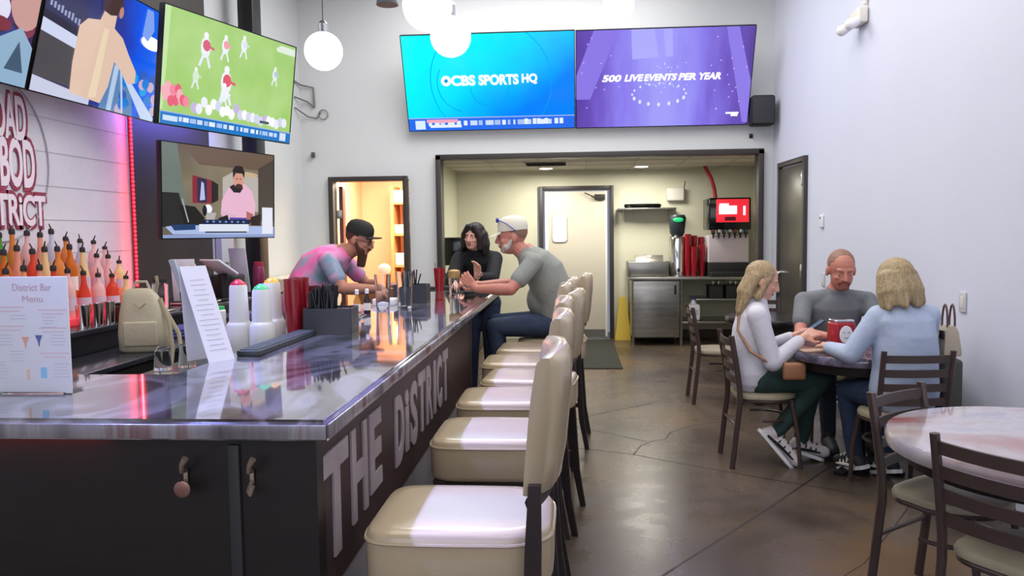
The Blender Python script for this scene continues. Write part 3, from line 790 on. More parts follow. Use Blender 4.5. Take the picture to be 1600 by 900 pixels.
# ---------------------------------------------------------------- dining chairs
def make_chair():
    t = thing('dining_chair', 'x', 'dining chair')
    # local: facing +Y, origin on floor under seat centre
    m = MB(); rs = []
    def ol(s, z):
        p = []
        for k in range(36):
            a = 2 * PI * k / 36; x = .205 * math.cos(a); y = .205 * math.sin(a)
            if y < 0: e = .5; x = .19 * abs(math.cos(a)) ** e * (1 if math.cos(a) > 0 else -1); y = -.19 * abs(math.sin(a)) ** e
            p.append((x * s, y * s, z))
        return p
    for s_, z in ((.94, .435), (1, .441), (1.01, .455), (.98, .468), (.85, .474), (.4, .476)): rs.append(ol(s_, z))
    m.rings(rs); obj('seat', m, M_tan, t, 50)
    obj('seat_frame', MB().tube([(x * .93, y * .93, .428) for x, y, z in ol(1, 0)], .012, 8, closed=True), M_brownmetal, t)
    def post(z): return -.185 - .03 * max(0, (z - .45) / .4) ** 1.2 * 2 - .05 * max(0, (.45 - z) / .45)
    for s_ in (-1, 1):
        m = MB(); zs = [0, .15, .3, .42, .5, .6, .7, .8, .845]
        m.rings([[(s_ * .185 + dx * .013, post(z) + dy * .017, z) for dx, dy in ((-1, -.5), (-.5, -1), (.5, -1), (1, -.5), (1, .5), (.5, 1), (-.5, 1), (-1, .5))] for z in zs]); obj('leg', m, M_brownmetal, t, label='rear leg rising into the back post')
        m = MB(); m.tube([(s_ * .15, .14, .43), (s_ * .172, .175, .22), (s_ * .18, .19, 0)], [.014, .014, .012], 10); obj('leg', m, M_brownmetal, t)
    for z in (.56, .64, .72, .80):
        m = MB(); rs = []
        for i in range(9):
            u = -1 + i / 4; y = post(z) - .022 * (1 - u * u); h = .021
            rs.append([(u * .178, y + dy, z + dz) for dy, dz in ((-.006, -h), (.006, -h), (.006, h), (-.006, h))])
        m.rings(rs); obj('back_slat', m, M_brownmetal, t)
    m = MB(); m.tube([(.172 * math.cos(a), .17 * math.sin(a), .30) for a in [PI * k / 12 for k in range(-1, 14)]], .009, 8); obj('brace', m, M_brownmetal, t)
    obj('stretcher', MB().tube([(-.18, -.205, .27), (.18, -.205, .27)], .009, 8), M_brownmetal, t)
    return t


def faceto(dx, dy): return math.atan2(dy, dx) - PI / 2


ch = [(1.225, 5.25, faceto(1, .02), 'brown slat-back chair holding the woman in white sweatshirt'), (1.835, 4.66, faceto(-.06, 1), 'brown slat-back chair holding the woman in light blue shirt'),
      (1.86, 5.93, faceto(0, -1), 'brown slat-back chair under the man facing the camera'), (1.49, 3.21, faceto(.62, -.78), 'empty brown slat-back chair at far side of the near table'),
      (1.46, 2.61, faceto(.83, .56), 'empty brown slat-back chair nearest the camera, cut by the frame'), (1.27, 7.15, faceto(1, .0), 'empty brown slat-back chair at left side of the far table'),
      (1.82, 7.74, faceto(0, -1), 'empty brown slat-back chair behind the far table, facing camera')]
c0 = make_chair()
for i, (x, y, rz, l) in enumerate(ch):
    o = c0 if i == 0 else dup(c0)
    o.location = (x, y, 0); o.rotation_euler = (0, 0, rz); o['label'] = l; o['group'] = 'slat-back dining chairs'

# tables: round epoxy tops on a pedestal
M_tt, nt, b, mp, n, r = ramp_mat('epoxy_table_dark', [(.3, '#33303e'), (.45, '#5b5670'), (.56, '#837d94'), (.7, '#4a2f36')], rough=.12, scale=3, wave=1.5); b.inputs['Coat Weight'].default_value = .8
M_tl, nt, b, mp, n, r = ramp_mat('epoxy_table_light', [(.30, '#9e4c4a'), (.40, '#a78c90'), (.5, '#b9b2bb'), (.62, '#8f8aa6'), (.75, '#c4c0c4')], rough=.12, scale=1.5, wave=1.2); b.inputs['Coat Weight'].default_value = .8
M_tedge = mat('table_underside', '#231c1b', .5)


def table(x, y, r_, label, mt):
    t = thing('round_table', label, 'table', (x, y, 0), group='round epoxy topped tables')
    m = MB(); m.lathe([(r_ * .9, .692), (r_ * .985, .695), (r_, .702), (r_, .738), (r_ - .008, .75), (r_ - .06, .7505)], seg=48); obj('table_top', m, mt, t, 50)
    m = MB(); m.lathe([(.035, .02), (.035, .60), (.06, .65)], seg=20); obj('pedestal', m, M_black, t)
    m = MB()
    for k in range(4): a = PI / 4 + k * PI / 2; m.rings([[(math.cos(a) * d - math.sin(a) * s * .03, math.sin(a) * d + math.cos(a) * s * .03, z) for s, z in ((-1, 0.0), (1, 0.0), (1, h), (-1, h))] for d, h in ((.02, .05), (.27, .02))])
    obj('base', m, M_black, t); m = MB(); m.lathe([(.10, .615), (r_ * .86, .635), (r_ * .88, .692)], seg=40); obj('apron', m, M_tedge, t)
    return t


table(1.80, 5.13, .43, 'round table with violet glossy top where three people sit', M_tt)
table(1.70, 2.93, .55, 'near round table with pale red and white swirled top', M_tl)
table(1.76, 7.15, .42, 'dark round table beyond the seated man, by the dark door', mat('table_dark', '#1f1c20', .2))

# kitchen floor mat
solo('floor_mat', MB().box((0, 0, .006), (.50, 2.4, .012), .004), mat('mat_olive', '#2c2d27', .85, bump=.5, bscale=200), 'dark rubber mat on floor before the kitchen door', 'mat', loc=(.29, 9.98, 0))

# ---------------------------------------------------------------- people
def blob(mb, voxel=.006, smooth=3, name='b'):
    me = mb.done(name); o = bpy.data.objects.new(name, me); C.objects.link(o)
    md = o.modifiers.new('r', 'REMESH'); md.mode = 'VOXEL'; md.voxel_size = voxel; md.use_smooth_shade = True
    if smooth: s = o.modifiers.new('s', 'SMOOTH'); s.factor = .5; s.iterations = smooth
    bpy.context.view_layer.update()
    me2 = bpy.data.meshes.new_from_object(o.evaluated_get(bpy.context.evaluated_depsgraph_get()))
    bpy.data.objects.remove(o); bpy.data.meshes.remove(me)
    for p in me2.polygons: p.use_smooth = True
    me2.materials.clear(); me2.name = name
    return me2


def basis(f, upv=(0, 0, 1)):
    f = V(f).normalized(); u = V(upv); u = (u - f * u.dot(f)).normalized(); r = f.cross(u)  # r = person's right
    return r, f, u


def hand(mb, wrist, d, nrm, side, curl=.5, s=1.0):
    """five-fingered hand; d along the hand, nrm out of the back of the hand, side=+1 thumb on lat side"""
    wrist = V(wrist); d = V(d).normalized(); n_ = V(nrm); n_ = (n_ - d * n_.dot(d)).normalized(); lat = n_.cross(d) * side
    mb.cap(wrist, wrist + d * .03 * s, .026 * s, .027 * s)
    for q in (-1, -.33, .33, 1): mb.cap(wrist + d * .02 * s + lat * q * .014 * s, wrist + d * .088 * s + lat * q * .029 * s, .015 * s, .0125 * s)
    for q, L in ((1, .068), (.36, .078), (-.3, .073), (-.95, .056)):
        p = wrist + d * .09 * s + lat * q * .031 * s; a = 0; dd = d + lat * q * .12
        for k, f_ in enumerate((.45, .32, .25)):
            a += curl * (.55 if k == 0 else .75); v = (dd * math.cos(a) - n_ * math.sin(a)).normalized(); e = p + v * L * f_ * s * 1.05
            mb.cap(p, e, (.0105 - .001 * k) * s, (.0098 - .001 * k) * s, 10); p = e
    p = wrist + d * .03 * s + lat * .026 * s; e = p + (d * .6 + lat * .75 - n_ * .25).normalized() * .042 * s; mb.cap(p, e, .015 * s, .0115 * s, 10)
    e2 = e + (d * .95 + lat * .2 - n_ * .35).normalized() * .035 * s; mb.cap(e, e2, .0115 * s, .0095 * s, 10)


def torso_rings(pel, mid, chest, neck, r, f, hw, cw, sw, dep, inf=0):
    """closed loft from the seat to the neck base"""
    out = []
    pts = [(pel - V((0, 0, .09)), hw * .72, dep * .85), (pel - V((0, 0, .04)), hw * .95, dep * 1.02), (pel + V((0, 0, .03)), hw, dep * 1.05), (mid, cw, dep * 1.0), ((mid + chest) / 2, cw * 1.03, dep * 1.0), (chest, sw * .84, dep), (chest.lerp(neck, .5), sw * .86, dep * .88), (chest.lerp(neck, .8), sw * .62, dep * .68), (neck, .068, .066), (neck + (neck - chest).normalized() * .03, .055, .058)]
    for i, (c, a, b_) in enumerate(pts):
        ax = ((pts[min(i + 1, len(pts) - 1)][0] - pts[max(i - 1, 0)][0])).normalized(); ff = (f - ax * f.dot(ax)).normalized()
        ring = []
        for k in range(28):
            q = 2 * PI * k / 28; e = .85; cx = abs(math.cos(q)) ** e * (1 if math.cos(q) > 0 else -1); sy = abs(math.sin(q)) ** e * (1 if math.sin(q) > 0 else -1)
            ring.append(c + r * cx * (a + inf) + ff * sy * (b_ + inf))
        out.append(ring)
    return out


def person(label, P, skin, top, bottom, shoe, face, hair=None, s=1.0, sleeve='short', hands=None, build=(.155, .135, .20, .105), belly=0, extra=None, headup=(0, 0, 1), seat_loc=(0, 0, 0)):
    """P: world joints pel mid chest neck head sR sL eR eL wR wL hR hL kR kL aR aL tR tL"""
    P = {k: V(v) for k, v in P.items()}
    t = thing('person', label, 'person', (P['pel'].x, P['pel'].y, 0))
    r, f, u = basis(face, headup); H = P['head']
    rb = (P['sR'] - P['sL']).normalized(); fb = V((0, 0, 1)).cross(rb).normalized()
    hw, cw, sw, dep = build
    b = MB()
    b.rings(torso_rings(P['pel'], P['mid'], P['chest'], P['neck'], rb, fb, hw * .9, cw * .9, sw * .9, dep * .85))
    hs = s
    Rm = Matrix((r, f, u)).transposed()
    def hp(x, y, z): return H + (r * x + f * y + u * z) * hs
    b.ell(hp(0, -.012, .03), (.076 * hs, .096 * hs, .093 * hs), Rm); b.ell(hp(0, .02, -.03), (.064 * hs, .072 * hs, .085 * hs), Rm); b.ell(hp(0, .045, -.075), (.042 * hs, .042 * hs, .034 * hs), Rm)
    b.cap(P['neck'] - V((0, 0, .02)), hp(0, -.02, -.06), .062, .056)
    b.cap(hp(0, .086, .02), hp(0, .106, -.022), .010 * hs, .014 * hs); b.ell(hp(.012, .093, -.026), (.009, .011, .008), Rm); b.ell(hp(-.012, .093, -.026), (.009, .011, .008), Rm)
    b.ell(hp(0, .073, .030), (.050 * hs, .016 * hs, .012 * hs), Rm); b.ell(hp(.031, .070, .012), (.016 * hs, .012 * hs, .008 * hs), Rm); b.ell(hp(-.031, .070, .012), (.016 * hs, .012 * hs, .008 * hs), Rm); b.ell(hp(.036, .066, -.018), (.02, .018, .016), Rm); b.ell(hp(-.036, .066, -.018), (.02, .018, .016), Rm)
    for sd in (-1, 1): b.ell(hp(.078 * sd, -.012, -.005), (.010 * hs, .020 * hs, .032 * hs), Rm)
    for k in 'RL':
        S_, E_, Wr = P['s' + k], P['e' + k], P['w' + k]
        b.cap(S_, E_, .050, .040); b.cap(E_, E_.lerp(Wr, .3), .041, .043); b.cap(E_.lerp(Wr, .3), Wr, .043, .027)
        hd = (hands or {}).get(k)
        if hd: hand(b, Wr, hd[0], hd[1], (1 if k == 'L' else -1) * (hd[3] if len(hd) > 3 else 1), hd[2])
        else: hand(b, Wr, Wr - E_, (0, 0, 1), 1 if k == 'L' else -1, .4)
        b.cap(P['h' + k], P['k' + k], .075, .052); b.cap(P['k' + k], P['a' + k], .05, .034); b.cap(P['a' + k], P['t' + k], .036, .030)
    o = obj('body', blob(b, .0055, 2, 'body'), skin, t, world=True)
    # face
    m = MB()
    for sd in (-1, 1): m.ell(hp(.031 * sd, .076, .004), (.011 * hs, .007 * hs, .004 * hs), Rm, 10, 6)
    obj('eyes', m, mat('eye_white', '#cfc4c0', .3), t, world=True)
    m = MB()
    for sd in (-1, 1): m.ell(hp(.031 * sd, .081, .003), (.005 * hs, .003 * hs, .0042 * hs), Rm, 8, 5)
    obj('iris', m, mat('iris', '#2b211f', .2), t, world=True)
    m = MB(); m.ell(hp(0, .088, -.052), (.022 * hs, .008 * hs, .0045 * hs), Rm, 12, 6); m.ell(hp(0, .086, -.060), (.019 * hs, .009 * hs, .006 * hs), Rm, 12, 6); obj('lips', m, mat('lips', '#a8605a', .4), t, world=True)
    m = MB()
    for sd in (-1, 1): m.cap(hp(.018 * sd, .086, .028), hp(.046 * sd, .074, .031), .005 * hs, .0035 * hs, 8)
    obj('eyebrows', m, mat('brow_%s' % (hair[1] if hair else 'x'), hair[1] if hair else '#4a3228', .7), t, world=True)
    # top
    g = MB(); I = .014
    g.rings(torso_rings(P['pel'], P['mid'], P['chest'], P['neck'] - V((0, 0, .012)), rb, fb, hw, cw + belly * .3, sw, dep + belly * .2, I * .5))
    if belly: g.ell(P['mid'] + fb * (dep * .55) + V((0, 0, .0)), (cw * .85, .09 + belly, .15), Matrix((rb, fb, V((0, 0, 1)))).transposed())
    for k in 'RL':
        S_, E_, Wr = P['s' + k], P['e' + k], P['w' + k]
        g.cap(P['neck'].lerp(S_, .35) - V((0, 0, .03)), S_, .060, .064)
        if sleeve == 'short': g.cap(S_, S_.lerp(E_, .62), .066, .062)
        else: g.cap(S_, E_, .066, .056); g.cap(E_, E_.lerp(Wr, .88), .056, .040)
    obj('shirt', blob(g, .008, 4, 'shirt'), top, t, world=True)
    # bottoms and shoes
    g = MB(); g.rings(torso_rings(P['pel'], P['pel'] + V((0, 0, .09)) * .8, P['pel'] + V((0, 0, .1)), P['pel'] + V((0, 0, .12)), rb, fb, hw + .0, cw * .9, sw * .9, dep * .95))
    for k in 'RL':
        g.cap(P['pel'].lerp(P['h' + k], .6), P['h' + k], .09, .095); g.cap(P['h' + k], P['k' + k], .092, .066); g.cap(P['k' + k], P['a' + k].lerp(P['k' + k], .06), .066, .048)
    obj('trousers', blob(g, .009, 4, 'trousers'), bottom, t, world=True)
    for k in 'RL':
        A, T_ = P['a' + k], P['t' + k]; d = (T_ - A); dn = d.normalized(); upn = (P['k' + k] - A).normalized(); upn = (upn - dn * upn.dot(dn)).normalized(); sid = dn.cross(upn)
        g = MB(); g.cap(A - upn * .01 - dn * .02, A + upn * .035, .046, .044); g.cap(A - dn * .035 - upn * .03, T_ - upn * .0, .040, .034); g.cap(A + dn * .05, T_ + dn * .03, .040, .036)
        sh = obj('shoe', blob(g, .007, 3, 'shoe'), shoe[0], t, world=True)
        lo = MB()
        rs = []
        for q, w_ in ((-.085, .020), (-.07, .036), (0, .040), (.5, .040), (.9, .044), (1.15, .040), (1.3, .022)):
            c = A - upn * .062 + d * (q if q > 0 else 0) + (dn * q if q < 0 else V()); c = c + (upn * (-.0) if 1 else V())
            rs.append([c + sid * w_ * a_ + upn * z for a_, z in ((-1, 0), (1, 0), (1, .022), (-1, .022))])
        lo.rings(rs); me = lo.done('sole')
        for v in me.vertices: v.co -= t.location
        obj('sole', me, shoe[1], sh)
        if len(shoe) > 2:
            st_ = MB()
            for q in (.25, .5, .75): c = A.lerp(T_, q); st_.tube([c + sid * .043 - upn * .01, c + upn * (.045 - .01 * q) + sid * .015, c + upn * (.045 - .01 * q) - sid * .015, c - sid * .043 - upn * .01], .005, 6)
            me = st_.done('stripe')
            for v in me.vertices: v.co -= t.location
            obj('stripe', me, shoe[2], sh)
            sw_ = MB(); sw_.tube([A + sid * .046 - upn * .035 - dn * .03, A.lerp(T_, .4) + sid * .050 - upn * .02, T_ + sid * .046 - upn * .012], [.008, .011, .005], 6); sw_.tube([A - sid * .046 - upn * .035 - dn * .03, A.lerp(T_, .4) - sid * .050 - upn * .02, T_ - sid * .046 - upn * .012], [.008, .011, .005], 6)
            me = sw_.done('side_stripe')
            for v in me.vertices: v.co -= t.location
            obj('side_stripe', me, shoe[2], sh)
    if hair:
        hm = mat('hair_' + hair[1] + (hair[2] if len(hair) > 2 else ''), hair[1], .55, noise=(30, hair[2] if len(hair) > 2 else hair[1], .7, (3, 3, .4)), bump=.5, bscale=70)
        g = MB(); hair[0](g, hp, Rm, hs, H, r, f, u)
        obj('hair', blob(g, .006, 2, 'hair'), hm, t, world=True)
    if extra: extra(t, hp, Rm, hs, P, r, f, u, rb, fb)
    return t


def hair_short(g, hp, Rm, s, H, r, f, u):
    g.ell(hp(0, -.022, .040), (.079 * s, .094 * s, .089 * s), Rm)


def hair_long(g, hp, Rm, s, H, r, f, u):
    g.ell(hp(0, -.026, .035), (.088 * s, .102 * s, .096 * s), Rm)
    for k in range(9):
        a = -1.15 + 2.3 * k / 8; x = math.sin(a) * .075; y = -.03 - math.cos(a) * .06
        p0 = hp(x, y, .02); p1 = hp(x * 1.15, y * 1.15, -.10); p2 = H - f * (.12 + .02 * (k % 3)) * s + r * x * 1.1 + V((0, 0, -.25 - .02 * (k % 2)))
        g.cap(p0, p1, .030, .030); g.cap(p1, p2, .030, .018)
    for sd in (-1, 1): g.cap(hp(.075 * sd, .02, .02), hp(.082 * sd, -.0, -.10), .018, .026)


def hair_bob(g, hp, Rm, s, H, r, f, u):
    g.ell(hp(0, -.022, .036), (.092 * s, .104 * s, .097 * s), Rm)
    for k in range(13):
        a = -1.75 + 3.5 * k / 12; x = math.sin(a) * .085; y = -.022 - math.cos(a) * .07
        w_ = .012 * math.sin(k * 2.3)
        g.cap(hp(x, y, .03), hp(x * 1.2 + w_ * .4, y * 1.12, -.06), .031, .033); g.cap(hp(x * 1.2, y * 1.12, -.06), hp(x * 1.28 + w_, y * 1.1, -.135 + w_), .032, .020)


def hair_parted(g, hp, Rm, s, H, r, f, u):
    hair_bob(g, hp, Rm, s, H, r, f, u)
    for sd in (-1, 1): g.cap(hp(.03 * sd, .065, .10), hp(.078 * sd, .045, .02), .022, .024); g.cap(hp(.078 * sd, .045, .02), hp(.082 * sd, .035, -.09), .024, .024)


def capwear(mb, hp, s, Rm):
    for i in range(1): pass
    rs = []
    for th, z in ((1.0, .045), (1.02, .07), (.97, .10), (.80, .128), (.5, .144), (.12, .150)):
        rs.append([hp(.084 * th * math.cos(2 * PI * k / 28), -.014 + .104 * th * math.sin(2 * PI * k / 28), z) for k in range(28)])
    mb.rings(rs)


def brim(mb, hp, back=False, drop=.0):
    sg = -1 if back else 1; top = []; bot = []
    n_ = 12; rs = []
    for i in range(n_ + 1):
        a = PI * (i / n_); c, s_ = math.cos(a), math.sin(a)
        rs.append([hp(.072 * c, -.014 + sg * (.085 + .0 * s_), .050 - .0 * s_ - .012 * c * c), hp(.066 * c, -.014 + sg * (.09 + .085 * s_), .046 - .012 * c * c - drop * s_), hp(.066 * c, -.014 + sg * (.09 + .085 * s_), .041 - .012 * c * c - drop * s_), hp(.072 * c, -.014 + sg * .085, .043 - .012 * c * c)])
    mb.rings(rs)


def beard(mb, hp, s, L=.06):
    for x in (-.055, -.035, -.012, .012, .035, .055): mb.cap(hp(x, .045 + .02 * (1 - abs(x) / .06), -.06), hp(x * .6, .05 + .03 * (1 - abs(x) / .06), -.085 - L), .020, .014)
    mb.cap(hp(-.02, .094, -.045), hp(.02, .094, -.045), .008, .008)
    for sd in (-1, 1): mb.cap(hp(.068 * sd, .005, -.02), hp(.055 * sd, .04, -.07), .012, .018)


SK1 = mat('skin_ruddy', '#c58674', .5, noise=(10, '#b87365', .4)); SK2 = mat('skin_fair', '#dcab98', .5, noise=(10, '#d19b88', .4)); SK3 = mat('skin_tanned', '#bf8672', .5, noise=(10, '#a8705c', .4))


def cloth(name, col, c2=None, sc=8): return mat(name, col, .85, noise=(sc, c2 or col, .5), bump=.35, bscale=26)


# man in the white cap on the last stool, leaning on the bar
def ex_cap(t, hp, Rm, s, P, r, f, u, rb, fb):
    m = MB(); capwear(m, hp, s, Rm); c = obj('cap', m, mat('cap_white', '#d9d5c6', .8), t, world=True)
    m = MB(); brim(m, hp, drop=.03); me = m.done('cap_brim')
    for v in me.vertices: v.co -= t.location
    obj('cap_brim', me, mat('cap_white', ''), c)
    m = MB()
    for sd in (-1, 1): m.ell(hp(.04 * sd, .085, .125), (.026, .012, .018), Rm); m.tube([hp(.062 * sd, .08, .125), hp(.093 * sd, .03, .095), hp(.093 * sd, -.03, .04)], .0035, 6)
    m.tube([hp(-.015, .093, .127), hp(.015, .093, .127)], .003, 6)
    obj('sunglasses', m, mat('blue_lens', '#2c3c9c', .15), t, world=True)
    m = MB(); beard(m, hp, s, .0); obj('beard', blob(m, .005, 2, 'beard'), mat('beard_grey', '#b9b2ad', .8), t, world=True)


person('man in grey t-shirt and white cap leaning on bar from his stool',
       dict(pel=(-.10, 5.68, .87), mid=(-.12, 5.68, 1.03), chest=(-.20, 5.67, 1.22), neck=(-.335, 5.65, 1.375), head=(-.43, 5.64, 1.475), sL=(-.27, 5.47, 1.30), sR=(-.27, 5.84, 1.30),
            eL=(-.42, 5.36, 1.125), eR=(-.44, 5.90, 1.13), wL=(-.66, 5.44, 1.125), wR=(-.67, 5.80, 1.13), hL=(-.16, 5.59, .86), hR=(-.16, 5.78, .86), kL=(-.555, 5.56, .845), kR=(-.57, 5.80, .85), aL=(-.50, 5.56, .40), aR=(-.50, 5.80, .40), tL=(-.62, 5.56, .345), tR=(-.62, 5.80, .345)),
       SK1, cloth('tee_grey', '#8f928e', '#868984'), cloth('jeans', '#3c4a63', '#2f3b52', 20), (M_blackm, M_white), (-1, -.10, -.10), (hair_short, '#8a6a5c'), 1.03, hands=dict(L=((-.8, .25, .75), (-.4, -.9, .2), .5), R=((-.9, -.3, .2), (0, 0, 1), .5)), build=(.165, .16, .205, .125), belly=.055, extra=ex_cap)


# woman in black at the far end of the bar
person('woman with black bob and black sweater standing at far end of bar',
       dict(pel=(-.80, 6.93, .93), mid=(-.80, 6.90, 1.06), chest=(-.80, 6.82, 1.22), neck=(-.82, 6.75, 1.375), head=(-.83, 6.70, 1.475), sL=(-.66, 6.78, 1.29), sR=(-.97, 6.80, 1.29),
            eL=(-.66, 6.52, 1.13), eR=(-1.0, 6.54, 1.13), wL=(-.76, 6.30, 1.16), wR=(-.93, 6.30, 1.13), hL=(-.72, 6.93, .90), hR=(-.88, 6.93, .90), kL=(-.72, 6.90, .50), kR=(-.89, 6.92, .50), aL=(-.72, 6.95, .09), aR=(-.90, 6.97, .09), tL=(-.71, 6.82, .06), tR=(-.91, 6.84, .06)),
       SK2, cloth('sweater_black', '#17181e', '#101116'), cloth('jeans_dark', '#26324c', '#1d2740', 20), (M_blackm, M_blackm), (-.35, -.9, -.10), (hair_parted, '#1e1817', '#2c201f'), .95, sleeve='long', hands=dict(L=((.1, -.5, .8), (.6, .6, .3), .4), R=((.3, -.9, .1), (0, 0, 1), .5)), build=(.15, .13, .18, .10), headup=(.12, 0, 1))


# bartender
def ex_bt(t, hp, Rm, s, P, r, f, u, rb, fb):
    m = MB(); capwear(m, hp, s, Rm); c = obj('cap', m, mat('cap_black', '#1f211f', .8), t, world=True)
    m = MB(); brim(m, hp, back=False, drop=-.02); me = m.done('cap_brim')
    for v in me.vertices: v.co -= t.location
    obj('cap_brim', me, mat('cap_black', ''), c)
    m = MB(); beard(m, hp, s, .085); obj('beard', blob(m, .005, 2, 'beard'), mat('beard_brown', '#4a3022', .85, bump=.5, bscale=90), t, world=True)
    m = MB(); m.cap(hp(.035, .09, .01), hp(.035, .092, .01), .02, .02, 10); m.cap(hp(-.035, .09, .01), hp(-.035, .092, .01), .02, .02, 10)
    for sd in (-1, 1): m.tube([hp(.05 * sd, .09, .012), hp(.082 * sd, .03, .012), hp(.084 * sd, -.02, .005)], .003, 6)
    m = MB()
    for sd in (-1, 1):
        m.tube([hp(.032 * sd + .02 * math.cos(a * PI / 6), .094, .006 + .016 * math.sin(a * PI / 6)) for a in range(12)], .0022, 5, closed=True); m.tube([hp(.05 * sd, .092, .01), hp(.082 * sd, .03, .012), hp(.084 * sd, -.02, .005)], .0022, 5)
    m.tube([hp(-.012, .096, .012), hp(.012, .096, .012)], .0022, 5); obj('glasses', m, M_blackm, t, world=True)
    m = MB(); a, b_ = P['wR'], P['eR']


M_tie, nt, b, mp, n, r = ramp_mat('tie_dye', [(.30, '#6f8a9c'), (.42, '#8499b0'), (.49, '#d893be'), (.56, '#f56fb4'), (.68, '#8fa3b4')], rough=.85, scale=3.6, wave=.4)
person('bartender in pink and blue tie-dye shirt, black cap and beard, leaning on bar',
       dict(pel=(-1.965, 5.72, .98), mid=(-1.94, 5.72, 1.11), chest=(-1.85, 5.72, 1.26), neck=(-1.66, 5.72, 1.385), head=(-1.545, 5.72, 1.465), sR=(-1.73, 5.54, 1.33), sL=(-1.73, 5.90, 1.33),
            eR=(-1.60, 5.46, 1.13), eL=(-1.56, 5.96, 1.13), wR=(-1.34, 5.48, 1.125), wL=(-1.32, 5.88, 1.12), hR=(-1.99, 5.62, .95), hL=(-1.99, 5.81, .95), kR=(-1.95, 5.62, .50), kL=(-1.97, 5.83, .50), aR=(-2.02, 5.62, .09), aL=(-2.03, 5.83, .09), tR=(-1.90, 5.62, .06), tL=(-1.91, 5.83, .06)),
       SK3, M_tie, cloth('shorts_grey', '#8e8d8c'), (M_blackm, M_white), (1, -.12, -.30), (hair_short, '#4a3022'), 1.0, hands=dict(R=((.95, .1, .3), (0, 0, 1), .7), L=((.95, -.25, .3), (0, 0, 1), .7)), build=(.185, .18, .215, .135), belly=.05, extra=ex_bt)


# three people at the table
person('woman with long blonde hair in white sweatshirt looking at her phone',
       dict(pel=(1.14, 5.25, .565), mid=(1.13, 5.25, .70), chest=(1.15, 5.25, .86), neck=(1.175, 5.25, 1.06), head=(1.215, 5.24, 1.175), sR=(1.15, 5.09, .97), sL=(1.16, 5.41, .97),
            eR=(1.235, 5.04, .68), eL=(1.25, 5.44, .70), wR=(1.43, 5.12, .82), wL=(1.44, 5.33, .81), hR=(1.19, 5.17, .545), hL=(1.19, 5.34, .545), kR=(1.57, 5.17, .545), kL=(1.58, 5.36, .54), aR=(1.27, 5.14, .20), aL=(1.48, 5.30, .10), tR=(1.385, 5.12, .06), tL=(1.60, 5.28, .062)),
       SK2, cloth('sweat_white', '#d6d3de', '#cbc8d6'), cloth('leggings_green', '#2c4340', '#243836', 12), (mat('sneaker_white', '#d8cfd4', .6), M_white, M_blackm), (.93, -.12, -.36), (hair_long, '#b09a78', '#8c7658'), 1.0, sleeve='long', hands=dict(R=((.8, .3, .35), (.2, -.6, .8), .8), L=((.9, -.2, .3), (.2, .6, .8), .8)), build=(.165, .145, .185, .11))
def ex_bald(t, hp, Rm, s, P, r, f, u, rb, fb):
    m = MB(); m.cap(hp(-.026, .086, -.043), hp(.026, .086, -.043), .009, .009); m.cap(hp(-.02, .074, -.082), hp(.02, .074, -.082), .018, .018); m.cap(hp(-.03, .080, -.045), hp(-.026, .074, -.08), .009, .009); m.cap(hp(.03, .080, -.045), hp(.026, .074, -.08), .009, .009); obj('beard', blob(m, .005, 2, 'beard'), mat('beard_ginger', '#8a5a48', .85), t, world=True)
person('bald man in grey t-shirt facing the camera, arms on the table',
       dict(pel=(1.850, 5.93, .565), mid=(1.850, 5.91, .72), chest=(1.850, 5.84, .90), neck=(1.850, 5.77, 1.085), head=(1.855, 5.70, 1.215), sR=(1.630, 5.80, 1.00), sL=(2.070, 5.80, 1.00),
            eR=(1.560, 5.62, .79), eL=(2.090, 5.60, .79), wR=(1.690, 5.40, .795), wL=(1.900, 5.38, .80), hR=(1.760, 5.86, .545), hL=(1.940, 5.86, .545), kR=(1.690, 5.46, .53), kL=(1.990, 5.46, .53), aR=(1.710, 5.46, .10), aL=(1.970, 5.46, .10), tR=(1.700, 5.33, .062), tL=(1.980, 5.33, .062)),
       SK1, cloth('tee_grey_dark', '#777b80', '#6e7277'), cloth('jeans_dark2', '#27303f', '#1f2733', 20), (M_blackm, M_blackm), (-.05, -1, -.30), (hair_short, '#95705f', '#84604f'), 1.15, hands=dict(R=((.8, -.4, 0), (0, 0, 1), .5), L=((-.8, -.35, .1), (0, 0, 1), .5)), build=(.175, .165, .215, .13), belly=.03, extra=ex_bald)
person('woman with blonde bob in light blue shirt seen from behind',
       dict(pel=(1.865, 4.64, .565), mid=(1.865, 4.63, .72), chest=(1.860, 4.63, .90), neck=(1.830, 4.64, 1.085), head=(1.815, 4.68, 1.20), sL=(1.715, 4.63, 1.01), sR=(1.995, 4.65, 1.01),
            eL=(1.575, 4.66, .79), eR=(2.055, 4.84, .80), wL=(1.515, 4.88, .80), wR=(1.915, 5.0, .80), hL=(1.775, 4.68, .545), hR=(1.945, 4.70, .545), kL=(1.66, 4.96, .53), kR=(1.845, 5.08, .53), aL=(1.715, 4.96, .10), aR=(1.885, 4.88, .10), tL=(1.675, 5.08, .062), tR=(1.855, 5.0, .062)),
       SK2, cloth('shirt_blue', '#b4c0d8', '#a6b4cf', 14), cloth('jeans_blue', '#2c3a58', '#233049', 20), (mat('sneaker_black', '#24242a', .6), M_white, M_offwhite), (-.35, .9, -.25), (hair_bob, '#b09c7a', '#8f7a58'), 1.04, sleeve='long', hands=dict(L=((.3, .9, .1), (0, 0, 1), .5), R=((-.5, .8, .1), (0, 0, 1), .5)), build=(.18, .165, .19, .125))

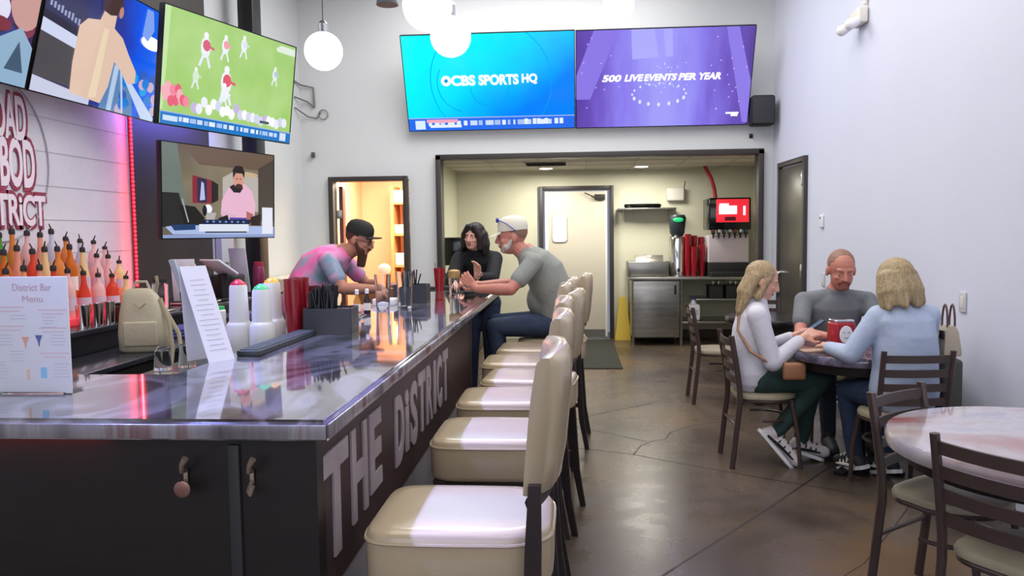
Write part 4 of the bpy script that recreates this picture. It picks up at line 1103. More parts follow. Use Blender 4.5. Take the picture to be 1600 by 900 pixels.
# things held and carried
t = thing('smartphone', 'dark phone held in both hands by the woman in white sweatshirt', 'phone', (1.535, 5.215, .885)); t.rotation_euler = (0, math.radians(-35), 0)
obj('case', MB().box((0, 0, 0), (.14, .07, .009), .004), M_black, t); obj('screen', MB().box((0, 0, .005), (.13, .062, .002)), px('#5a6f90'), t)
t = thing('crossbody_bag', 'tan crossbody bag on strap, worn by woman in white sweatshirt', 'bag', (1.36, 5.02, .63))
obj('pouch', MB().box((0, 0, 0), (.14, .05, .11), .02), mat('tan_leather', '#9a6a4c', .5), t); obj('strap', MB().tube([(-.05, .0, .05), (-.16, -.01, .06), (-.26, .03, .12), (-.315, .14, .24), (-.30, .17, .36), (-.22, .2, .41)], .011, 8, flat=((0, 0, 1), 1)), mat('tan_strap', '#9c7860', .5), t)

# red table caddy with menu card, phone and napkins on the three-person table
t = thing('table_display', 'red tabletop sign box with white picture label on the violet table', 'sign box', (1.665, 5.10, .7505), .12)
m = MB(); m.box((0, 0, .10), (.135, .13, .16), .02); obj('body', m, mat('display_red', '#a0202c', .3), t)
m = MB(); m.ell((0, -.067, .105), (.042, .004, .055), seg=20, rn=10); obj('label_panel', m, M_white, t); m = MB()
for x in (-.015, .015): m.ell((x, -.0715, .118), (.008, .0015, .004), seg=8, rn=5)
m.ell((0, -.0715, .085), (.016, .0015, .004), seg=8, rn=5); obj('label_marks', m, mat('label_grey', '#a89a9c', .6), t)
m = MB(); m.box((0, 0, .185), (.12, .11, .02), .008); obj('lid', m, M_chrome, t); m = MB(); m.box((0, 0, .012), (.125, .12, .022), .004); obj('base', m, M_chrome, t)
solo('napkin', MB().box((0, 0, .003), (.10, .09, .006), .002), M_paper, 'white napkin in front of the red sign box', 'napkin', loc=(1.70, 4.98, .7505), rz=.3)
solo('notebook', MB().box((0, 0, .006), (.20, .13, .012), .003), mat('kraft', '#b59a86', .7), 'tan flat menu under hands left of red sign box', 'menu', loc=(1.50, 5.05, .7505), rz=.1)

# hand bag on the low case by the right wall
t = thing('floor_case', 'slim dark grey case standing by the wall beside woman in blue', 'case', (2.14, 4.72, 0))
obj('body', MB().box((0, 0, .38), (.10, .16, .76), .02), mat('case_grey', '#4b4a48', .7), t); obj('handle', MB().tube([(0, -.04, .755), (0, -.04, .77), (0, .04, .77), (0, .04, .755)], .006, 8), M_blackm, t)
t = thing('tote_bag', 'cream tote bag with tall brown handles on the dark case', 'bag', (2.14, 4.73, .776))
m = MB(); m.rings([[(x * w_, y * d, z) for x, y in ((-1, -1), (1, -1), (1, 1), (-1, 1))] for z, w_, d in ((0, .045, .06), (.02, .048, .066), (.14, .035, .05), (.17, .02, .045))]); obj('body', m, mat('tote_cream', '#b8ab98', .7), t)
for x in (-.02, .02): obj('handle', MB().tube([(x, .035 * math.cos(a * PI / 8), .16 + .13 * math.sin(a * PI / 8)) for a in range(9)], .006, 8), mat('handle_brown', '#5a4340', .5), t)
obj('clasp', MB().box((-.045, -.02, .12), (.012, .05, .05), .005), M_blackm, t)


# ---------------------------------------------------------------- things on the bar
ZB = 1.0702


def tumbler_mesh():
    m = MB(); m.lathe([(.030, 0), (.031, .01), (.036, .08), (.041, .14), (.042, .155), (.040, .155), (.038, .14), (.033, .03), (.0, .02)], caps=True, seg=20); return m


cup0 = solo('plastic_tumbler', tumbler_mesh(), M_red, 'x', 'cup')
def stack(x, y, z, n_, label, group, step=.022, first=None, s=1.0):
    for k in range(n_):
        o = cup0 if first else dup(cup0); first = None
        o.location = (x, y, z + k * step); o['label'] = label + (', topmost one' if k == n_ - 1 else ''); o['group'] = group; o.scale = (s, s, s)


def stackup(x, y, z, n_, label, group, step=.022, s=1.0):  # upside-down? no: nested upright
    stack(x, y, z, n_, label, group, step, None, s)


stack(-1.225, 3.42, ZB, 5, 'red plastic tumbler in stack left of straw caddy, nearer the white bottles', 'red tumblers on the bar', first=True)
stack(-1.235, 3.53, ZB, 5, 'red plastic tumbler in stack behind, touching the straw caddy', 'red tumblers on the bar')
stack(-1.205, 3.62, ZB, 3, 'red plastic tumbler in the short stack hidden behind straw caddy', 'red tumblers on the bar')


# squeeze containers: wide white base, narrower neck tube, coloured cap
def pour(x, y, z, h, cap, label):
    t = thing('pour_bottle', label, 'bottle', (x, y, z), group='white pouring bottles')
    m = MB(); m.lathe([(.052, 0), (.056, .008), (.056, .155), (.050, .165), (.046, .170)]); obj('body', m, mat('bottle_white', '#dfdfd9', .35), t)
    m = MB(); m.lathe([(.044, .168), (.042, .18), (.037, h - .01), (.034, h)]); obj('neck', m, mat('bottle_neck', '#e4e4e2', .35), t)
    m = MB(); m.lathe([(.035, h - .004), (.030, h + .008), (.016, h + .018), (.007, h + .024)]); obj('cap', m, cap, t)


capR = mat('cap_red', '#c01838', .35); capG = mat('cap_green', '#3fc070', .35); capY = mat('cap_yellow', '#e0a830', .35)
pour(-1.435, 3.33, .965, .33, capR, 'white pouring bottle with red cap'); pour(-1.335, 3.33, .965, .31, capG, 'white pouring bottle with green cap'); pour(-1.345, 3.48, .965, .33, capY, 'white pouring bottle with yellow cap')

# speed rail / under-bar counter
m = MB(); m.box((-1.50, 4.3, .945), (.42, 3.6, .04), .006); m.mi = 1; m.box((-1.50, 4.3, .46), (.40, 3.5, .92), .01)
solo('underbar_counter', m, [mat('underbar_top', '#3c4540', .3), M_black], 'dark work counter along the inner side of the bar', 'counter')
# straw caddy
def caddy(x, y, rz, label, nstraw, seed, s=1.0):
    t = thing('straw_caddy', label, 'caddy', (x, y, ZB), rz, group='black bar caddies')
    m = MB(); W_, D, H_, k = .205, .15, .115, .006
    m.box((0, -D / 2, H_ / 2), (W_, k, H_)); m.box((0, D / 2, H_ / 2), (W_, k, H_)); m.box((-W_ / 2, 0, H_ / 2), (k, D, H_)); m.box((W_ / 2, 0, H_ / 2), (k, D, H_)); m.box((0, 0, .004), (W_, D, .008)); obj('box', m, mat('caddy_black', '#303234', .4), t)
    m = MB(); m.box((0.03, 0, H_ / 2), (k, D - .01, H_ - .01)); m.box((.065, 0, H_ / 2), (.06, k, H_ - .01)); obj('divider', m, mat('caddy_black', ''), t)
    rr = random.Random(seed)
    for i in range(nstraw):
        px_ = rr.uniform(-.088, .022); py = rr.uniform(-.06, .06); q = V((px_ + rr.uniform(-.018, .018), py + rr.uniform(-.02, .02), .192 + rr.uniform(-.014, .022))) if rr.random() < .85 else V((px_ + rr.choice([-.04, .05]), py, .18))
        m = MB(); m.tube([(px_, py, .012), q], .0042, 7); c = Matrix.Rotation(rz, 3, 'Z')
        solo('drinking_straw', m, M_blackg2, 'black drinking straw standing in the ' + ('near' if seed == 1 else 'far') + ' black caddy', 'straw', 'black straws in the ' + ('near' if seed == 1 else 'far') + ' caddy', loc=(x, y, ZB), rz=rz)


M_blackg2 = mat('straw_black', '#151617', .35)
caddy(-1.07, 3.46, .06, 'black caddy full of straws, beside the red tumblers', 76, 1)
caddy(-1.03, 5.05, .0, 'smaller looking black caddy with few straws, beyond the glasses', 16, 2)
# stacked napkins in the near caddy
solo('napkin_stack', MB().box((0, 0, 0), (.05, .055, .10), .002), mat('napkin_brown', '#6b4a3c', .7), 'brown napkin stack upright in near straw caddy', 'napkins', loc=(-1.07 + .065, 3.42, ZB + .063), rz=.06)
# rubber bar mats
m = MB(); m.box((0, 0, .010), (.085, .62, .020), .004)
M_rub = mat('rubber_mat', '#33383a', .3, bump=.4, bscale=150)
t = thing('bar_mat', 'long black rubber bar mat on the inner edge before white bottles', 'bar mat', (-1.165, 3.09, ZB), -.02); obj('pad', m, M_rub, t)
m = MB(); [m.box((0, -.29 + .02 * k, .022), (.07, .008, .004)) for k in range(30)]; obj('ribs', m, mat('rib_grey', '#5e6668', .3), t)
t = thing('bar_mat', 'black rubber bar mat across far end of the bar', 'bar mat', (-.98, 6.28, ZB), PI / 2); obj('pad', MB().box((0, 0, .010), (.10, .56, .020), .004), M_rub, t)
# clear pitchers / glasses
def glass(x, y, h, r_, label, s=1):
    t = thing('pint_glass', label, 'glass', (x, y, ZB), group='clear glasses on the bar')
    m = MB(); m.lathe([(r_ * .75, 0), (r_ * .78, .004), (r_, h), (r_ - .003, h), (r_ * .72, .016), (0.001, .014)]); obj('glass_body', m, M_clear, t, 60); return t
glass(-1.10, 4.55, .205, .048, 'tall clear empty glass, left of the two by the caddy'); glass(-.985, 4.62, .215, .050, 'tall clear empty glass, right of the two by the caddy')
t = glass(-.825, 5.52, .175, .042, 'clear pint glass topped with tan foam before the man in cap')
m = MB(); m.lathe([(.036, .125), (.0400, .165), (.038, .178), (.02, .184), (.003, .186)]); obj('foam', m, mat('foam_tan', '#c9a468', .7), t)
t = thing('plastic_tumbler', 'red tumbler with a straw standing alone near bar far end', 'cup', (-1.02, 6.05, ZB)); obj('cup', tumbler_mesh(), M_red, t); obj('straw', MB().tube([(0.0, 0, .03), (-.035, 0, .215)], .003, 6), mat('straw_grey', '#6a6a68', .4), t)
for v in t.children[0].data.vertices: v.co.z *= 1.12; v.co.x *= 1.05; v.co.y *= 1.05
# small sauce bottles near the clear glasses
def sauce(x, y, col, label):
    t = thing('sauce_bottle', label, 'bottle', (x, y, ZB), group='small bottles beside the caddy')
    m = MB(); m.lathe([(.017, 0), (.019, .004), (.019, .075), (.009, .10), (.009, .115)], seg=14); obj('body', m, col, t); m = MB(); m.lathe([(.0105, .112), (.0105, .135), (.006, .138)], seg=12); obj('cap', m, M_white, t); m = MB(); m.lathe([(.0195, .02), (.0195, .06)], seg=14, caps=False); obj('bottle_label', m, M_offwhite, t)
sauce(-1.17, 4.25, mat('amber', '#b87d38', .2), 'small amber sauce bottle beside the bartender\'s arm'); sauce(-1.13, 4.31, mat('dark_sauce', '#2a201a', .2), 'small dark sauce bottle beside the amber one')
m = MB(); m.box((0, 0, .006), (.13, .18, .012), .004); m.box((0, 0, .014), (.11, .15, .004), .001)
solo('card_tray', m, M_chrome, 'silver tip tray beside the small sauce bottles', 'tray', loc=(-1.16, 4.08, ZB))
solo('napkin_stack', MB().box((0, 0, .02), (.13, .13, .04), .004), M_white, 'stack of white napkins behind the clear glasses', 'napkins', loc=(-1.16, 4.86, ZB))

# cocktail menu standing on the near leg
t = thing('cocktail_menu', 'large white cocktail menu card standing at the left end of bar', 'menu', (-1.505, 2.10, ZB), math.radians(-1))
obj('card', MB().box((0, 0, .165), (.235, .006, .325), .002), M_paper, t)
m = MB()
def tt(x, z): return Matrix.Translation((x, -.0034, z)) @ Matrix.Rotation(PI / 2, 4, 'X')
m.text('District Bar', .115, .020, .0004, 0, T=tt(.015, .298)); m.text('Menu', .06, .018, .0004, 0, T=tt(.015, .266)); obj('heading', m, mat('ink_pink', '#c8a8b4', .6), t)
m = MB(); rr = random.Random(6)
for x0_, z0 in ((-.075, .243), (.052, .235), (-.075, .19), (.052, .185), (.052, .115)):
    for k in range(2): m.box((x0_ + .02, -.0034, z0 - .011 * k), (.085 - .02 * k, .0005, .0022))
obj('printed_text', m, mat('ink_rose', '#d9b6c0', .6), t)
m = MB()
for x0_, z0, n_ in ((-.03, .22, 2), (.06, .215, 4), (-.07, .165, 4), (.085, .165, 4), (-.04, .12, 4), (.09, .085, 5), (-.09, .09, 6)):
    for k in range(n_): m.box((x0_, -.0034, z0 - .009 * k), (rr.uniform(.03, .05), .0005, .0018))
obj('printed_text', m, mat('ink_grey', '#bfc0cc', .6), t)
for x, z, c, hh in ((-.012, .150, '#dda58f', 1), (.028, .155, '#5a6a9c', 1), (-.008, .055, '#e0c0a0', 0), (.038, .060, '#8cc4e6', 0)):
    m = MB()
    if hh: m.extr([(x - .011, -.0034, z + .01), (x + .011, -.0034, z + .01), (x + .003, -.0034, z - .008), (x + .001, -.0034, z - .022), (x - .001, -.0034, z - .022), (x - .003, -.0034, z - .008)], (0, -.0005, 0))
    else: m.box((x, -.0036, z), (.018 if c == '#8cc4e6' else .008, .0006, .03))
    obj('drink_picture', m, mat('ink_' + c, c, .6), t)
obj('stand_foot', MB().box((0, .03, .003), (.20, .09, .006), .002), M_clear, t)

# tent card
t = thing('tent_card', 'tall narrow folded drink list leaning back on inner bar edge', 'menu', (-1.21, 2.67, ZB))
A, B_ = V((-.030, -.05, 0)), V((.022, .04, 0)); up = V((-.118, .05, .33))
m = MB(); nrm = (B_ - A).cross(up).normalized() * .0025
m.extr([A, B_, B_ + up, A + up], -nrm); obj('front_leaf', m, M_paper, t)
m = MB(); up2 = up + V((-.0, .0, 0)); C2 = V((-.10, .045, 0)); m.extr([A + C2, B_ + C2, B_ + up - nrm * 2, A + up - nrm * 2], nrm); obj('rear_leaf', m, M_paper, t)
m = MB(); rr = random.Random(3)
for k in range(15):
    a = .12 + k * .052; w0 = rr.uniform(.12, .3); p = A.lerp(B_, w0) + up * a; q = A.lerp(B_, 1 - w0) + up * a; m.extr([p + nrm * .1, q + nrm * .1, q + up * .008 + nrm * .1, p + up * .008 + nrm * .1], nrm * .15)
obj('printed_text', m, mat('ink_lilac', '#b9b9cc', .6), t)

# ---------------------------------------------------------------- back bar
M_cab = mat('backbar_black', '#161519', .4); M_ctop = mat('backbar_top', '#2a2a31', .18)
t = thing('back_counter', 'tall black back counter along the left wall under the bottles', 'counter', (-2.825, 4.63, 0))
obj('cabinet', MB().box((0, 0, .50), (.58, 4.3, 1.0)), M_cab, t); obj('counter_top', MB().box((.0, 0, 1.015), (.62, 4.34, .03), .006), M_ctop, t)
t = thing('work_counter', 'lower black work counter in front of the back counter', 'counter', (-2.34, 4.63, 0))
obj('cabinet', MB().box((0, 0, .43), (.30, 4.3, .86)), M_cab, t); obj('counter_top', MB().box((.0, 0, .885), (.34, 4.34, .03), .006), M_ctop, t)
# stepped liquor display
t = thing('liquor_display', 'three-step red lit liquor display on the back counter', 'shelf', (-2.90, 4.05, 1.0302))
M_step = mat('red_acrylic', '#d8505c', .2, emit='#e8283a', es=.5); M_stepd = mat('step_top', '#b8404c', .15, emit='#e8283a', es=.25)
for i, (xx, z) in enumerate(((.14, .04), (.0, .13), (-.14, .22))):
    m = MB(); m.box((xx, 0, z / 2), (.14, 2.0, z), .004); obj('step', m, M_step, t)


def bottle(x, y, z, h, r_, kind, glassm, capm, labelm, label):
    t = thing('liquor_bottle', label, 'bottle', (x, y, z), R.uniform(0, 6), 'liquor bottles on the lit steps')
    sh = {0: [(r_ * .92, 0), (r_, .006), (r_, h * .58), (r_ * .75, h * .68), (r_ * .34, h * .78), (.012, h * .93)], 1: [(r_ * .95, 0), (r_, .01), (r_ * 1.02, h * .35), (r_ * .85, h * .5), (.016, h * .70), (.0125, h * .93)],
          2: [(r_ * .8, 0), (r_ * 1.05, .02), (r_ * 1.1, h * .45), (r_ * .55, h * .62), (.014, h * .72), (.012, h * .93)]}[kind]
    m = MB(); m.lathe(sh, seg=18); obj('glass_body', m, glassm, t, 60)
    m = MB(); m.lathe([(.0155, h * .90), (.0165, h * .955), (.013, h), (.005, h + .002)], seg=12); m.tube([(0, 0, h), (.012, 0, h + .03)], [.005, .003], 6); obj('pour_spout', m, capm, t)
    m = MB(); m.lathe([(r_ * 1.04, h * .14), (r_ * 1.04, h * .40)], seg=18, caps=False); obj('bottle_label', m, labelm, t, 60)


def liq(c): return mat('liquor_' + c, c, .08, trans=.35, ior=1.2, spec=.6)
cols = [('#e8904a', 'orange'), ('#f2b27a', 'pale amber'), ('#e0503c', 'red'), ('#f0a890', 'peach'), ('#4c9a3c', 'green'), ('#f2c8c8', 'clear pinkish'), ('#d8742c', 'deep orange'), ('#cfd4e6', 'clear'), ('#f4d8a0', 'pale yellow')]
tiers = [(-3.04, 1.2502, 'top'), (-2.90, 1.1602, 'middle'), (-2.76, 1.0702, 'bottom')]
spec = {0: [(3.70, 1, .30, 0), (3.82, 4, .29, 0), (3.93, 5, .31, 1), (4.04, 4, .29, 0), (4.14, 0, .31, 2), (4.26, 5, .30, 0), (4.37, 3, .29, 1), (4.47, 7, .31, 0), (4.60, 0, .265, 0), (4.74, 7, .25, 1), (4.88, 5, .24, 0), (5.0, 5, .2, 2)],
        1: [(3.62, 3, .30, 0), (3.75, 0, .30, 1), (3.88, 6, .29, 0), (3.98, 3, .31, 2), (4.10, 2, .29, 0), (4.20, 8, .30, 1), (4.31, 0, .30, 0), (4.42, 6, .31, 0), (4.54, 8, .29, 1), (4.68, 5, .25, 0), (4.80, 5, .24, 2), (4.92, 8, .2, 0)],
        2: [(3.58, 2, .30, 0), (3.70, 3, .29, 1), (3.83, 1, .30, 0), (3.95, 3, .30, 0), (4.06, 2, .29, 2), (4.18, 5, .27, 0), (4.32, 2, .25, 1), (4.46, 5, .23, 0), (4.6, 2, .22, 0), (4.75, 8, .20, 2)]}
ordw = ['first', 'second', 'third', 'fourth', 'fifth', 'sixth', 'seventh', 'eighth', 'ninth', 'tenth', 'eleventh', 'last']
for k, row in spec.items():
    for j, (y, ci, h, kind) in enumerate(row):
        x, z, tn = tiers[k]
        bottle(x, y, z, h, .036, kind, liq(cols[ci][0]), mat('pourer_dark', '#221a1c', .4), mat('label_%d' % (ci % 3), ('#e6dfd8', '#d8c0b0', '#c9b8c8')[ci % 3], .6), '%s liquor bottle, %s from the menu end on the %s lit step' % (cols[ci][1], ordw[j] if j < len(row) - 1 else 'last', tn))
# odds and ends on the counters
def jar(x, y, z, r_, h, m_, lid, label, cat='jar', nm='jar', group=None):
    t = thing(nm, label, cat, (x, y, z), 0, group); m = MB(); m.lathe([(r_ * .95, 0), (r_, .004), (r_, h * .82), (r_ * .8, h * .88)], seg=20); obj('body', m, m_, t)
    m = MB(); m.lathe([(r_ * .85, h * .87), (r_ * .85, h), (r_ * .6, h + .003)], seg=20); obj('lid', m, lid, t); return t
zc = 1.0302
for i, (y, l) in enumerate(((4.02, 'silver shaker cup beside the menu card on back counter'), (4.14, 'silver shaker cup in the middle of the three'), (4.25, 'silver shaker cup nearest the small yellow jar'))):
    m = MB(); m.lathe([(.030, 0), (.036, .12), (.034, .12), (.029, .01), (.001, .008)], seg=20); solo('shaker_cup', m, M_chrome, l, 'cup', 'silver shaker cups', loc=(-2.58, y, zc))
jar(-2.585, 4.38, zc, .034, .10, mat('bitters', '#4a2c28', .3), M_blackm, 'dark brown jar on the back counter', 'jar'); jar(-2.585, 4.49, zc, .035, .09, mat('jar_yellow', '#b8a95c', .4), M_white, 'yellow jar with white lid on the back counter')
jar(-2.58, 4.60, zc, .032, .09, mat('jar_white', '#cfcad6', .4), mat('lid_violet', '#403a66', .4), 'white jar with violet lid beside yellow jar')
jar(-2.72, 5.08, zc, .05, .20, M_clear, M_blackm, 'clear jar with black lid behind the beige bag'); jar(-2.80, 4.98, zc, .045, .15, mat('jar_brown', '#5c3c3c', .3), M_blackm, 'brown jar behind the beige backpack')
# napkins / cutlery tubs behind the bag
for x, y, l in ((-2.62, 5.05, 'blue grey straw tube cluster standing behind the bag'),):
    t = thing('straw_holder', l, 'holder', (x, y + .2, zc)); m = MB(); m.lathe([(.04, 0), (.05, .1)], seg=16); obj('cup', m, M_blackm, t)
    m = MB(); m.rings([[(dx - .1 * q, dy, .02 + q * .30) for dx, dy in ((-.02, -.012), (.02, -.012), (.02, .012), (-.02, .012))] for q in (0, 1)]); obj('paper_sleeve', m, mat('sleeve_blue', '#9fb4c8', .6), t)
    m = MB(); m.rings([[(dx + .02 * q, dy + .05, .02 + q * .27) for dx, dy in ((-.018, -.01), (.018, -.01), (.018, .01), (-.018, .01))] for q in (0, 1)]); obj('paper_sleeve', m, M_offwhite, t)
# beige backpack
t = thing('backpack', 'beige leather backpack standing on the lower work counter', 'bag', (-2.27, 4.06, .9002), .25)
m = MB(); rs = []
for z, w_, d, cx in ((0, .105, .06, 0), (.015, .122, .072, 0), (.10, .125, .075, 0), (.20, .112, .066, -.004), (.29, .088, .05, -.012), (.325, .07, .035, -.016), (.335, .05, .02, -.018)):
    rs.append([(cx + w_ * (abs(math.cos(a)) ** .6) * (1 if math.cos(a) > 0 else -1), d * (abs(math.sin(a)) ** .6) * (1 if math.sin(a) > 0 else -1), z) for a in [2 * PI * k / 28 for k in range(28)]])
m.rings(rs); M_bag = mat('bag_beige', '#bdb49c', .6, noise=(7, '#aea58c', .4), bump=.2, bscale=40); obj('body', m, M_bag, t, 60)
m = MB(); m.box((-.0, -.072, .10), (.17, .02, .13), .01); obj('front_pocket', m, M_bag, t); m = MB(); m.tube([(-.05, 0, .33), (-.03, 0, .37), (.02, 0, .37), (.035, 0, .33)], .008, 8); obj('handle', m, M_bag, t)
m = MB(); m.tube([(.06, .02, .31), (.075, .0, .36), (.07, .0, .40)], .009, 8); m.tube([(.09, -.02, .28), (.14, -.06, .15), (.16, -.09, .02), (.15, -.12, -.10), (.18, -.15, -.14)], .011, 8, flat=((0, 1, 0), .4)); m.tube([(.10, -.01, .24), (.19, -.08, .10), (.21, -.12, -.02), (.20, -.15, -.12)], .011, 8, flat=((0, 1, 0), .4)); obj('strap', m, mat('strap_beige', '#a59a80', .6), t)
m = MB(); m.tube([(-.03, -.073, .26), (0, -.074, .235), (.03, -.073, .26)], .003, 6); obj('stitched_emblem', m, mat('stitch', '#958b74', .6), t)
# clear tumblers on the under-bar counter
for i, (x, y, l) in enumerate(((-1.66, 3.1, 'clear upturned glass at inner bar corner, leftmost'), (-1.60, 3.18, 'clear upturned glass at inner bar corner, behind the leftmost'), (-1.62, 3.02, 'clear upturned glass at inner bar corner, nearest'))):
    m = MB(); m.lathe([(.036, 0), (.028, .09), (.024, .094), (.001, .094)], seg=20); solo('rocks_glass', m, M_clear, l, 'glass', 'upturned clear glasses', loc=(x, y, .9655))
m = MB(); m.box((0, 0, .012), (.16, .12, .024), .01); m.tube([(-.06, -.03, .026), (0, .02, .034), (.06, -.02, .03), (.02, -.04, .03)], .007, 8)
solo('key_tray', m, mat('tray_gold', '#a89c84', .35, metal=.6), 'small brassy tray with loose items at inner bar corner', 'tray', loc=(-1.47, 2.80, .9655), rz=.3)
# tablets and papers on the far end of the back counter
t = thing('order_terminal', 'tilted violet lit order tablet on black stand, back counter', 'tablet', (-2.62, 5.75, zc), math.radians(-35))
m = MB(); m.box((0, .03, .10), (.06, .05, .20), .01); m.box((0, 0, .008), (.18, .16, .016), .005); obj('stand', m, M_blackm, t)
q = Matrix.Rotation(math.radians(-35), 3, 'X'); m = MB(); m.box((0, 0, .25), (.27, .19, .016), .006, q); obj('housing', m, M_white, t); m = MB(); m.box(V((0, 0, .25)) + q @ V((0, 0, .009)), (.25, .17, .003), 0, q); obj('screen', m, px('#a9a8ee'), t)
for x, y, rz, h, l in ((-2.74, 5.45, .2, .30, 'white receipt holder standing at left of the order tablet'), (-2.72, 6.35, -.2, .36, 'tall white paper stand behind order tablet, beside black column')):
    t = thing('paper_stand', l, 'paper stand', (x, y, zc), rz); obj('sheet', MB().box((0, 0, h / 2 + .02), (.16, .006, h), .001, Matrix.Rotation(.15, 3, 'X')), M_paper, t); obj('foot', MB().box((0, 0, .01), (.14, .09, .02), .004), M_blackm, t)
solo('printer', MB().box((0, 0, .09), (.22, .22, .18), .02), M_blackm, 'black receipt printer below the order tablet', 'printer', loc=(-2.70, 6.05, zc))
jar(-2.60, 6.45, zc, .045, .26, mat('bottle_plum', '#7c1c4c', .3), mat('lid_red', '#a01c3c', .4), 'plum coloured bottle beside the black column', 'bottle', 'syrup_bottle')
solo('wall_box', MB().box((0, 0, 0), (.06, .26, .30), .01), M_white, 'white electrical box on wall below the smaller screen', 'box', loc=(-3.115, 6.98, 1.42))
# folded towels, green lid, trays on the lower counter
for x, y, z, sx, sy, h, c, l, nm in ((-2.38, 4.75, .9002, .24, .32, .05, '#4a4a86', 'folded blue bar towel on lower counter, beside the backpack', 'bar_towel'), (-2.36, 5.25, .9002, .24, .34, .07, '#2b2c36', 'dark grey folded bar towel on lower counter', 'bar_towel'), (-2.36, 5.75, .9002, .22, .30, .04, '#5c5a94', 'violet folded bar towel on lower counter, farthest', 'bar_towel')):
    m = MB()
    for k in range(3): m.box((0, .01 * k, h * (k + .5) / 3), (sx - .01 * k, sy - .02 * k, h / 3 - .001), .006)
    solo(nm, m, cloth('towel' + c, c), l, 'towel', 'folded towels', loc=(x, y, z), rz=.1)
jar(-2.30, 5.02, .9002, .045, .15, M_white, capG, 'white tub with green lid on the lower counter', 'tub', 'storage_tub')
for k, (y, l) in enumerate(((4.72, 'silver tray with white papers on back counter, nearer the backpack'), (5.4, 'silver tray on the back counter near the order tablet'))): solo('serving_tray', MB().box((0, 0, .008), (.24, .30, .016), .006), M_chrome, l, 'tray', loc=(-2.68, y + .1, zc))
# low cream counter by the office door
solo('service_counter', MB().box((0, 0, .54), (.42, 1.45, 1.08), .01), mat('counter_cream', '#d8cdb8', .5), 'low cream counter in the back left corner', 'counter', loc=(-2.92, 8.42, 0))

# ---------------------------------------------------------------- office contents
t = thing('storage_shelf', 'orange lit wooden shelf unit with boxes inside the office', 'shelf', (-2.3, 11.55, 0))
M_or = mat('orange_wood', '#d08a52', .5)
for x in (-.28, .20): obj('side_panel', MB().box((x, 0, 1.1), (.05, .45, 2.2), .004), M_or, t)
obj('side_panel', MB().box((-.02, 0, 1.1), (.14, .44, 2.2), .004), M_or, t)
for z in (.1, .6, 1.05, 1.5, 1.95): obj('shelf_board', MB().box((-.04, 0, z), (.44, .42, .03), .004), M_or, t)
m0 = None
for i, (x, z, w_, h, c, l) in enumerate(((-.20, 1.98, .16, .16, '#f2e6d4', 'cream box at top left of the office shelf'), (.10, 1.53, .14, .22, '#efe4d6', 'cream box on upper right of the office shelf'), (-.19, 1.53, .13, .12, '#e0b0a0', 'pink box on the upper left of office shelf'), (-.19, 1.08, .12, .16, '#e8dccc', 'white box on the middle left of office shelf'), (.11, 1.08, .12, .12, '#7a4a34', 'brown box on the middle right of office shelf'))):
    t = thing('storage_box', l, 'box', (-2.3 + x, 11.52, z - .0), group='boxes on the office shelf'); obj('box_body', MB().box((0, 0, h / 2 - .012), (w_, .3, h), .006), mat('box' + c, c, .7), t); obj('lid', MB().box((0, 0, h - .012), (w_ + .01, .31, .025), .004), mat('boxlid' + c, c, .6), t)
t = thing('wire_rack', 'white wire rack with bottles at right inside the office', 'rack', (-1.98, 11.3, 0))
for x in (-.12, .12):
    for y in (-.15, .15): obj('post', MB().tube([(x, y, 0), (x, y, 2.05)], .01, 8), M_chrome, t)
for z in (.5, .95, 1.4, 1.85): obj('rack_shelf', MB().box((0, 0, z), (.26, .33, .02), .003), M_white, t)
for z, h, c, l in ((.96, .2, '#6a4630', 'brown jug low on the office wire rack'), (1.41, .16, '#f4e8dc', 'white jug on the office wire rack'), (1.86, .12, '#e8d0b0', 'cream tub on top of office wire rack')): jar(-2.0, 11.25, z, .07, h, mat('jug' + c, c, .5), M_white, l, 'jug', 'storage_jug', 'jugs on the office rack')
t = thing('ceiling_panel_light', 'bright square ceiling light inside the office', 'light', (-2.45, 10.9, 2.74)); obj('frame', MB().box((0, 0, .0), (.62, .62, .03), .004), M_white, t); obj('diffuser', MB().box((0, 0, -.017), (.56, .56, .006)), mat('diffuser', '#fff4e0', .5, emit='#fff0d8', es=4), t)
t = thing('paper_lantern', 'round white shade lamp standing inside the office doorway', 'lamp', (-2.33, 9.75, .9)); m = MB(); m.lathe([(.05, 0), (.02, .02), (.015, .12)]); obj('base', m, M_white, t); m = MB(); m.ell((0, 0, .18), (.08, .08, .07)); obj('lamp_shade', m, mat('lantern', '#ffe6c4', .6, emit='#ffe8cc', es=.35), t)
solo('office_desk', MB().box((0, 0, .45), (.7, .5, .9), .01), mat('desk_brown', '#8a5634', .5), 'brown desk just inside the office doorway', 'desk', loc=(-2.30, 9.80, 0))

# ---------------------------------------------------------------- kitchen contents
t = thing('prep_table', 'stainless steel prep table under the drink dispenser', 'table', (1.58, 10.98, 0))
obj('table_top', MB().box((0, 0, .885), (1.66, .74, .04), .006), M_steel, t); obj('backsplash', MB().box((0, .355, 1.0), (1.66, .02, .20), .004), M_steel, t)
obj('cabinet', MB().box((-.49, 0, .48), (.62, .66, .76), .006), M_steel, t); d = obj('door', MB().box((-.49, -.34, .48), (.60, .02, .74), .006), M_steel, t); obj('door_handle', MB().box((-.24, -.356, .74), (.025, .015, .12), .003), M_blackm, d)
obj('lower_shelf', MB().box((.32, 0, .30), (.98, .66, .03), .004), M_steel, t); obj('middle_shelf', MB().box((.42, 0, .60), (.78, .60, .025), .004), M_steel, t)
for x in (-.79, -.16, .8):
    for y in (-.33, .33): m = MB(); m.tube([(x, y, .865), (x, y, .0)], [.02, .018], 10); obj('leg', m, M_steel, t)
ZP = .9055
t = thing('ice_bin', 'stainless ice bin with hinged lid at left end of prep table', 'ice bin', (.99, 10.95, ZP))
